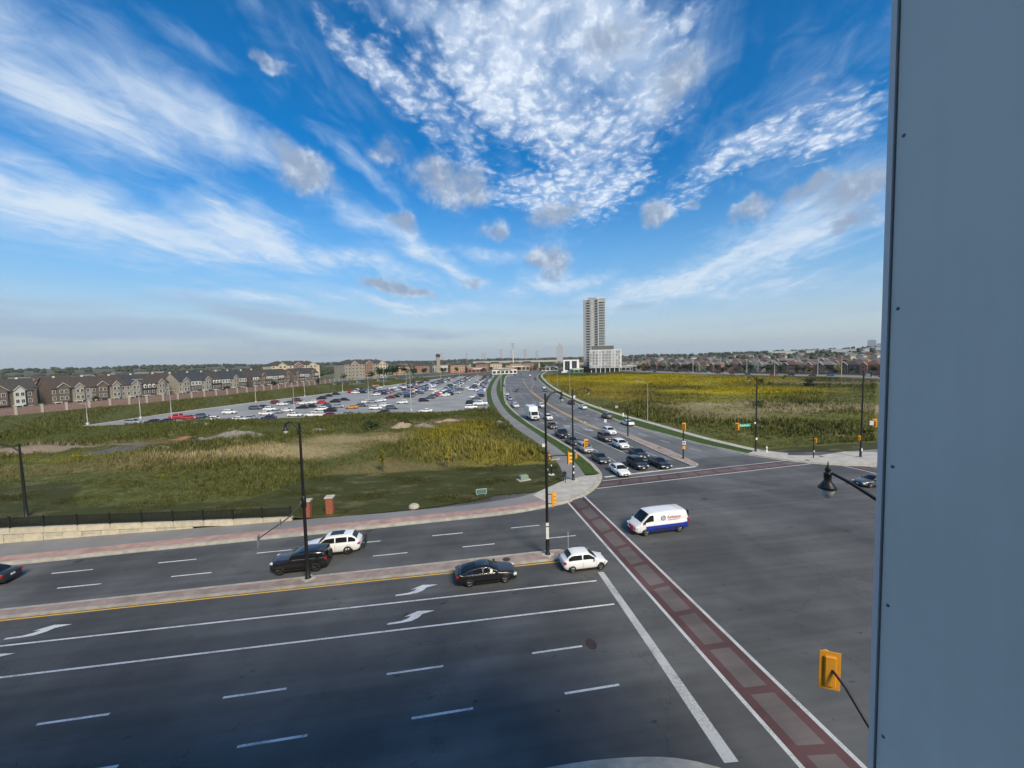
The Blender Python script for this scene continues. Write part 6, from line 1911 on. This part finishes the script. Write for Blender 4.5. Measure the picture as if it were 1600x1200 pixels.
# --- pedestrian: one continuous skinned body
def person():
    t = thing('person', 'person in black walking across the corner plaza', 'person', (15.35, 53.7, .145), R(-100))
    V = {'hip': (0, 0, .95), 'waist': (.01, 0, 1.12), 'chest': (.02, 0, 1.35), 'neck': (.03, 0, 1.52), 'head': (.06, 0, 1.66), 'crown': (.05, 0, 1.76),
         'lh': (0, .10, .90), 'lk': (.16, .11, .50), 'la': (.10, .11, .09), 'lt': (.28, .12, .04), 'rh': (0, -.10, .90), 'rk': (.02, -.11, .48), 'ra': (-.24, -.11, .13), 'rt': (-.12, -.12, .04),
         'ls': (.02, .19, 1.43), 'le': (-.10, .24, 1.16), 'lw': (-.02, .25, .92), 'lf': (.0, .25, .80), 'rs': (.02, -.19, 1.43), 're': (.06, -.25, 1.15), 'rw': (.20, -.24, .95), 'rf': (.25, -.23, .85)}
    rad = {'hip': .15, 'waist': .14, 'chest': .17, 'neck': .06, 'head': .105, 'crown': .07, 'lh': .10, 'rh': .10, 'lk': .07, 'rk': .07, 'la': .05, 'ra': .05, 'lt': .045, 'rt': .045, 'ls': .075, 'rs': .075, 'le': .05, 're': .05, 'lw': .037, 'rw': .037, 'lf': .035, 'rf': .035}
    E_ = [('hip', 'waist'), ('waist', 'chest'), ('chest', 'neck'), ('neck', 'head'), ('head', 'crown'), ('hip', 'lh'), ('lh', 'lk'), ('lk', 'la'), ('la', 'lt'), ('hip', 'rh'), ('rh', 'rk'), ('rk', 'ra'), ('ra', 'rt'),
          ('chest', 'ls'), ('ls', 'le'), ('le', 'lw'), ('lw', 'lf'), ('chest', 'rs'), ('rs', 're'), ('re', 'rw'), ('rw', 'rf')]
    ks = list(V); me = bpy.data.meshes.new('body'); me.from_pydata([V[k_] for k_ in ks], [(ks.index(a), ks.index(b_)) for a, b_ in E_], [])
    o = link('body', me, t)
    md = o.modifiers.new('skin', 'SKIN'); sv = me.skin_vertices[0].data
    for i, k_ in enumerate(ks): sv[i].radius = (rad[k_], rad[k_]); sv[i].use_root = k_ == 'hip'
    o.modifiers.new('sub', 'SUBSURF').levels = 1; o.modifiers['sub'].render_levels = 2
    m, N, b_ = pbsdf('clothing_black')
    z = N.sep(N.n('ShaderNodeTexCoord').outputs['Object'])[2]
    col = N.mix(N.mr(z, .10, .11), (.16, .16, .16), N.mix(N.mr(z, .95, .96), (.025, .028, .035), (.009, .009, .010)))
    col = N.mix(N.mr(z, 1.55, 1.56), col, (.30, .19, .14)); col = N.mix(N.mr(z, 1.68, 1.70), col, (.012, .010, .009))
    N.put(b_.inputs['Base Color'], col); b_.inputs['Roughness'].default_value = .85
    me.materials.append(m)
person()

# ------------------------------------------------------------------ vegetation, mounds and the far distance
def leaf_mat(name, c0, c1):
    m, N, b = pbsdf(name)
    pos = N.n('ShaderNodeNewGeometry').outputs['Position']
    rnd = N.n('ShaderNodeObjectInfo').outputs['Random']
    f = N.math('ADD', N.math('MULTIPLY', N.noise(pos, .6, 3.0, .6), .8), N.math('MULTIPLY', rnd, .35))
    N.put(b.inputs['Base Color'], N.mix(N.mr(f, .30, .85), c0, c1))
    b.inputs['Roughness'].default_value = .8; b.inputs['Specular IOR Level'].default_value = .2
    return m


leaf_green = leaf_mat('foliage_green', (.022, .040, .012), (.070, .095, .028)); leaf_dark = leaf_mat('foliage_dark', (.014, .028, .012), (.040, .060, .022))
leaf_autumn = leaf_mat('foliage_autumn', (.16, .07, .02), (.26, .15, .04)); leaf_yellow = leaf_mat('foliage_yellow', (.13, .12, .015), (.26, .22, .03))
bark = mat('bark', (.075, .058, .045), .9, .2, 2.0)


def crown_mesh(name, seed, m, lobes=7, leaves=420, w=1.0, low=.28):
    """many leaf-sized faces spread through several lobes of a crown one unit high"""
    rg = np.random.default_rng(seed); L = []
    for k in range(lobes):
        a = rg.uniform(0, 6.28); r = rg.uniform(.0, .24) * w; z = rg.uniform(low + .12, .82)
        L.append((r * math.cos(a), r * math.sin(a), z, rg.uniform(.13, .24)))
    t = MB()
    for i in range(leaves):
        lx, ly, lz, lr = L[rg.integers(len(L))]
        d = rg.normal(0, 1, 3); d /= np.linalg.norm(d); q = lr * rg.uniform(.45, 1.05) ** .6
        p = Vector((lx + d[0] * q * w, ly + d[1] * q * w, lz + d[2] * q * .95))
        u = Vector(rg.normal(0, 1, 3)).normalized(); v = u.cross(Vector(d) + Vector((0, 0, .3))).normalized(); s = rg.uniform(.028, .058)
        t.add([p - u * s, p + v * s * .8, p + u * s, p - v * s * .8], [(0, 1, 2, 3)])
    return t.mesh(name, m)


def trunk_mesh(name, seed, top=.5):
    rg = random.Random(seed); t = MB()
    t.tube([(0, 0, 0), (.01, 0, .2), (0, .01, top)], [.028, .022, .012], 7)
    for k in range(4):
        a = k * 1.6 + rg.uniform(-.3, .3); z = .25 + .07 * k
        t.tube([(0, 0, z), (.12 * math.cos(a), .12 * math.sin(a), z + .14), (.2 * math.cos(a), .2 * math.sin(a), z + .28)], [.012, .008, .004], 5)
    return t.mesh(name, bark)


CROWN = {'green': [crown_mesh('crown', 3 + k, leaf_green) for k in range(3)], 'dark': [crown_mesh('crown', 13 + k, leaf_dark, 6) for k in range(2)],
         'autumn': [crown_mesh('crown', 23, leaf_autumn)], 'yellow': [crown_mesh('crown', 33, leaf_yellow, 5, 260, .8)]}
TRUNK = [trunk_mesh('trunk', k) for k in range(3)]
def tree(label, x, y, z, h, kind, seed, wide=1.0, group=None, name='tree'):
    t = thing(name, label, 'tree', (x, y, z), seed * 1.7, group)
    t.scale = (h * wide, h * wide, h)
    link('trunk', TRUNK[seed % 3], t); link('crown', CROWN[kind][seed % len(CROWN[kind])], t)
rg = random.Random(31)
n = 0; RT = offset(RH, 13)
s = 4.0
tot = sum(math.dist(a, b_) for a, b_ in zip(RT[:-1], RT[1:]))
while s < tot:
    p, a = point_on(RT, s); n += 1
    kd = rg.choice(('green', 'green', 'dark', 'green', 'yellow'))
    tree('%s street tree in front of the right-hand houses, %s from the right' % ({'green': 'green', 'dark': 'dark green', 'yellow': 'yellowing'}[kd], ordinal(n)), p[0] + rg.uniform(-2, 2), p[1], .3, rg.uniform(5, 8.5), kd, n, 1.15, 'street trees on the right')
    s += rg.uniform(4, 10)
n = 0
for x, y, h, kd in ((-66, 372, 13, 'dark'), (-60, 384, 12, 'dark'), (-54, 392, 14, 'dark'), (-48, 404, 12, 'dark'), (-40, 412, 11, 'dark'), (-72, 364, 10, 'green'), (-30, 436, 10, 'dark'), (-12, 470, 9, 'green'), (4, 486, 9, 'dark'),
                    (-92, 352, 8, 'green'), (-136, 262, 5, 'dark'), (-168, 214, 4.5, 'green'), (-124, 296, 6, 'dark'), (-108, 338, 6, 'green')):
    n += 1; tree('%s tree behind the car park, %s in order from the station' % ('dark green' if kd == 'dark' else 'green', ordinal(n)), x, y, .2, h, kd, n, 1.1, 'trees behind the car park')
n = 0
for x, y, h, kd in ((90, 452, 8, 'autumn'), (98, 470, 9, 'autumn'), (105, 462, 8, 'autumn'), (112, 480, 9, 'green'), (118, 455, 7, 'dark'), (80, 478, 8, 'green'), (150, 416, 5, 'dark'), (214, 428, 7, 'dark'), (200, 412, 6, 'dark'), (48, 500, 8, 'green'), (36, 478, 7, 'dark')):
    n += 1; tree('%s tree near the end of the curving road, %s in the cluster' % ({'autumn': 'rust coloured', 'green': 'green', 'dark': 'dark green'}[kd], ordinal(n)), x, y, .2, h, kd, n + 3, 1.1, 'trees at the end of the road')
tree('young yellow-leaved sapling on the lawn edge, the left one', -11.6, 64.6, .15, 4.2, 'yellow', 1, .7, name='sapling')
tree('young yellow-leaved sapling on the lawn edge, the right one', -1.4, 64.9, .15, 4.0, 'yellow', 2, .7, name='sapling')

# bushes of the meadows
BUSH = [crown_mesh('foliage', 50 + k, (leaf_green, leaf_dark, leaf_yellow)[k], 8, 700, 1.8, 0) for k in range(3)]
for x, y, h, w, k, lb in ((180, 176, 4.6, 1.2, 1, 'large round dark bush in the middle of the right-hand field'), (176, 203, 3.0, 1.6, 1, 'low spreading bush left of the large round bush'), (98, 114, 2.6, 1.5, 0, 'green bush in the straw part of the right-hand field'),
                       (170, 190, 2.0, 1.5, 0, 'small bush below the spreading bush'), (206, 218, 4.0, .8, 2, 'yellow bush near the residential road'), (205, 165, 1.8, 1.8, 1, 'low dark bush right of the large round bush'), (112, 112, 2.2, 1.6, 0, 'broad green bush beside the straw patch'),
                       (230, 180, 2.6, 1.3, 0, 'bush by the far right lamp'), (214, 205, 1.6, 1.6, 1, 'small dark bush by the residential road'), (-58, 97, 1.9, 1.4, 0, 'green shrub among the gravel heaps'), (-44, 66, 1.4, 1.6, 2, 'yellow-green shrub at the lawn edge on the left'),
                       (-70, 84, 1.6, 1.8, 2, 'yellow shrub in front of the dark gravel heap'), (-22, 108, 2.4, 2.6, 0, 'long green thicket in front of the car park'), (-13, 109, 2.1, 2.2, 0, 'green thicket right of the long one by the car park'), (6, 92, 2.2, 1.6, 2, 'yellow shrub near the path in the vacant lot'), (12, 96, 2.0, 1.4, 0, 'green shrub beside the path')):
    t = thing('bush', lb, 'bush', (x, y, .3), x); t.scale = (h * w, h * w, h); link('foliage', BUSH[k], t)

# heaps of gravel and soil
def heap(label, x, y, rx, ry, h, m, seed, turn=0.0):
    rg = random.Random(seed); t = thing('gravel_heap', label, 'heap', (x, y, zleft(x, y) - .1), R(turn))
    q = MB(); nr, na = 7, 18
    ph = [rg.uniform(0, 6.28) for _ in range(6)]
    for i in range(nr + 1):
        u = i / nr
        for k in range(na):
            a = 2 * math.pi * k / na; wob = 1 + .14 * math.sin(2 * a + ph[0]) + .10 * math.sin(5 * a + ph[1])
            z = .7 * h * (1 - u ** 1.5) * (1 + .22 * math.sin(3 * a + 7 * u + ph[2])) - .25 * u
            q.v.append((rx * u * wob * math.cos(a), ry * u * wob * math.sin(a), z + rg.uniform(-.05, .05) * h))
    for i in range(nr):
        for k in range(na): q.f.append((i * na + k, (i + 1) * na + k, (i + 1) * na + (k + 1) % na, i * na + (k + 1) % na)); q.m.append(0); q.sm.append(False)
    q.build('mound', m, t)
g_grey = mat('gravel_grey', (.185, .175, .155), .95, .3, 2.5); g_dark = mat('asphalt_rubble', (.075, .072, .07), .95, .35, 2.5); g_tan = mat('soil_tan', (.30, .23, .17), .95, .25, 2.0); g_red = mat('soil_red', (.22, .115, .075), .95, .25, 2.0)
heap('dark asphalt rubble heap left of the gravel heaps', -67, 91, 10, 3.2, 1.5, g_dark, 1, 12)
heap('grey gravel heap in the middle of the vacant lot, the left one', -58.5, 100, 3.6, 2.6, 1.5, g_grey, 2)
heap('broad grey gravel heap right of the reddish soil', -51.5, 102, 6.5, 3.0, 1.7, g_grey, 3)
heap('small grey gravel heap nearest the lawn', -58.5, 88, 2.6, 1.8, .9, g_grey, 4)
heap('reddish soil heap behind the gravel heaps', -63.5, 104, 6, 2.4, 1.1, g_red, 5)
heap('grey-brown gravel heap below the car park light', -34, 104, 4.2, 2.4, 1.4, g_grey, 6)
heap('tan soil heap beside the long thicket', -13.5, 106, 3.4, 2.2, 1.6, g_tan, 7)
heap('grey rubble heap right of the tan soil', -8.2, 105, 3.4, 2.2, 1.2, g_grey, 8)
heap('pinkish soil heap next to the path', 11.6, 103, 3.0, 3.0, 1.3, g_tan, 9)
heap('low rubble heap near the car park edge on the left', -75, 126, 7, 2.2, 1.0, g_grey, 10)
heap('pinkish soil heap by the car park edge', -1.5, 114, 4.4, 2.0, 1.0, g_tan, 11)

# far woods: a mass nobody could count
rgn = np.random.default_rng(77)
ico = bmesh.new(); bmesh.ops.create_icosphere(ico, subdivisions=2, radius=1.0)
IV = np.array([v.co[:] for v in ico.verts]); IF = np.array([[v.index for v in f.verts] for f in ico.faces]); ico.free()
def woods(name, n, r0, r1, a0, a1, hmin, hmax, seed, m, label, keep=lambda x, y: True, clump=.55):
    rgw = np.random.default_rng(seed); V = []; F = []; k = 0
    while k < n:
        a = R(rgw.uniform(a0, a1)); r = r0 + (r1 - r0) * rgw.uniform() ** .8
        x, y = r * math.sin(a), r * math.cos(a)
        if math.sin(x * .011 + 3 * math.sin(y * .004)) + math.sin(y * .013 + x * .004) < -clump or not keep(x, y): continue
        h = rgw.uniform(hmin, hmax); w = h * rgw.uniform(.45, .8)
        noise_ = 1 + rgw.normal(0, .16, len(IV))
        P = IV * noise_[:, None] * np.array([w, w, h * .55]) + np.array([x, y, terrain(x, y) + h * .42])
        V.append(P); F.append(IF + k * len(IV)); k += 1
    V = np.concatenate(V); F = np.concatenate(F)
    me = bpy.data.meshes.new(name); me.vertices.add(len(V)); me.loops.add(F.size); me.polygons.add(len(F))
    me.vertices.foreach_set('co', V.astype(np.float32).reshape(-1)); me.loops.foreach_set('vertex_index', F.astype(np.int32).reshape(-1))
    me.polygons.foreach_set('loop_start', np.arange(0, F.size, 3, dtype=np.int32)); me.materials.append(m); me.update(); me.validate()
    return stuff(link(name, me), label, 'woods')
wood_m = mat('far_wood', (.040, .050, .026), .95, .35, .05, coord='World')
woods('far_woods', 900, 420, 1500, -58, -8, 4, 8, 5, wood_m, 'dark band of trees beyond the townhouses', lambda x, y: x < -150 - .1 * (y - 300) or y > 620)
woods('far_woods', 900, 640, 1800, -8, 62, 4, 8, 6, wood_m, 'trees between the distant houses on the right', lambda x, y: not (x < 220 and y < 640))
woods('far_woods', 1100, 1700, 3600, -58, 62, 8, 15, 7, wood_m, 'wooded ridges along the horizon', clump=.2)

# distant houses
DH = [MB().merge(house_wall(-7, 7, -5, 5, 0, 6, 3), 0).merge(gable_prism(-7, 7, -5, 5, 6.05, 3, .5), 1).mesh('distant_house', mm) for mm in ([B_CREAM, roof_grey], [B_RED, roof_brown], [SIDING, roof_grey], [mats_low[0], roof_dark])]
def scatter_houses(n, r0, r1, a0, a1, seed, what, group):
    rgs = random.Random(seed); L = []
    while len(L) < n:
        a = R(rgs.uniform(a0, a1)); r = rgs.uniform(r0, r1); x, y = r * math.sin(a), r * math.cos(a)
        if any(math.dist((x, y), q[:2]) < 22 for q in L): continue
        L.append((x, y, a, rgs.randrange(4), rgs.uniform(-.8, .8)))
    for k, (x, y, a, v, rz) in enumerate(sorted(L, key=lambda q: q[2])):
        o = link('distant_house', DH[v], None, (x, y, terrain(x, y)), rz)
        tag(o, '%s, %s from the left' % (what, ordinal(k + 1)), 'house', group)
scatter_houses(80, 520, 1500, 27, 61, 3, 'distant house on the rise behind the right-hand rows', 'distant houses on the right')
scatter_houses(45, 420, 900, -55, -24, 4, 'distant house behind the townhouse terraces', 'distant houses on the left')
scatter_houses(20, 700, 1200, -14, 24, 8, 'distant house beyond the station and flyover', 'distant houses in the middle')
# white sheds on the far hill
for k in range(9):
    a = R(43 + 2.1 * k); r = 1900 + 160 * (k % 3); x, y = r * math.sin(a), r * math.cos(a)
    o = MB().box((0, 0, 5), (70 + 15 * (k % 4), 40, 10)).merge(hip_roof(-36, 36, -20, 20, 10.01, 2), 1).build('distant_warehouse', [mats_low[3], mats_low[1]], None, (x, y, terrain(x, y)), a * -1)
    tag(o, 'white warehouse on the far hillside, %s from the left' % ordinal(k + 1), 'warehouse', 'warehouses on the far hill')
# skyline towers
TW = mat('skyline_tower', (.34, .36, .40), .7, .1)
for k, (a, r, w, h) in enumerate(((-1.5, 5200, 45, 110), (2.0, 5600, 40, 100), (4.5, 5400, 60, 90), (7.0, 5000, 40, 125), (8.6, 5200, 45, 120), (10.5, 5600, 50, 135), (12.2, 5300, 40, 110), (15.5, 1150, 18, 52), (19.5, 1250, 26, 42), (20.2, 1350, 24, 48), (50.9, 6200, 75, 125), (51.5, 6200, 50, 85), (52.2, 6200, 40, 115), (52.6, 6300, 40, 112), (53.4, 6200, 34, 70))):
    x, y = r * math.sin(R(a)), r * math.cos(R(a))
    o = MB().box((0, 0, h / 2), (w, w * .7, h)).box((0, 0, h + 3), (w * .5, w * .4, 7)).build('distant_tower', TW, None, (x, y, terrain(x, y) - 1), -R(a))
    tag(o, 'hazy tower on the skyline, %s from the left' % ordinal(k + 1), 'tower', 'towers on the skyline')
# air: pale even haze around everything
hz = MB().box((0, 5000, 199), (30000, 30000, 402))
hm = bpy.data.materials.new('haze_air'); hm.use_nodes = True; hm.node_tree.nodes.clear()
vo = hm.node_tree.nodes.new('ShaderNodeVolumePrincipled'); vo.inputs['Density'].default_value = 0.00006; vo.inputs['Color'].default_value = (.75, .82, .9, 1); vo.inputs['Anisotropy'].default_value = .2
ho = hm.node_tree.nodes.new('ShaderNodeOutputMaterial'); hm.node_tree.links.new(vo.outputs[0], ho.inputs['Volume'])
o = hz.build('haze', hm); stuff(o, 'thin pale haze in the air', 'haze')
scene.cycles.max_bounces = 6; scene.cycles.diffuse_bounces = 2; scene.cycles.glossy_bounces = 3; scene.cycles.volume_bounces = 0
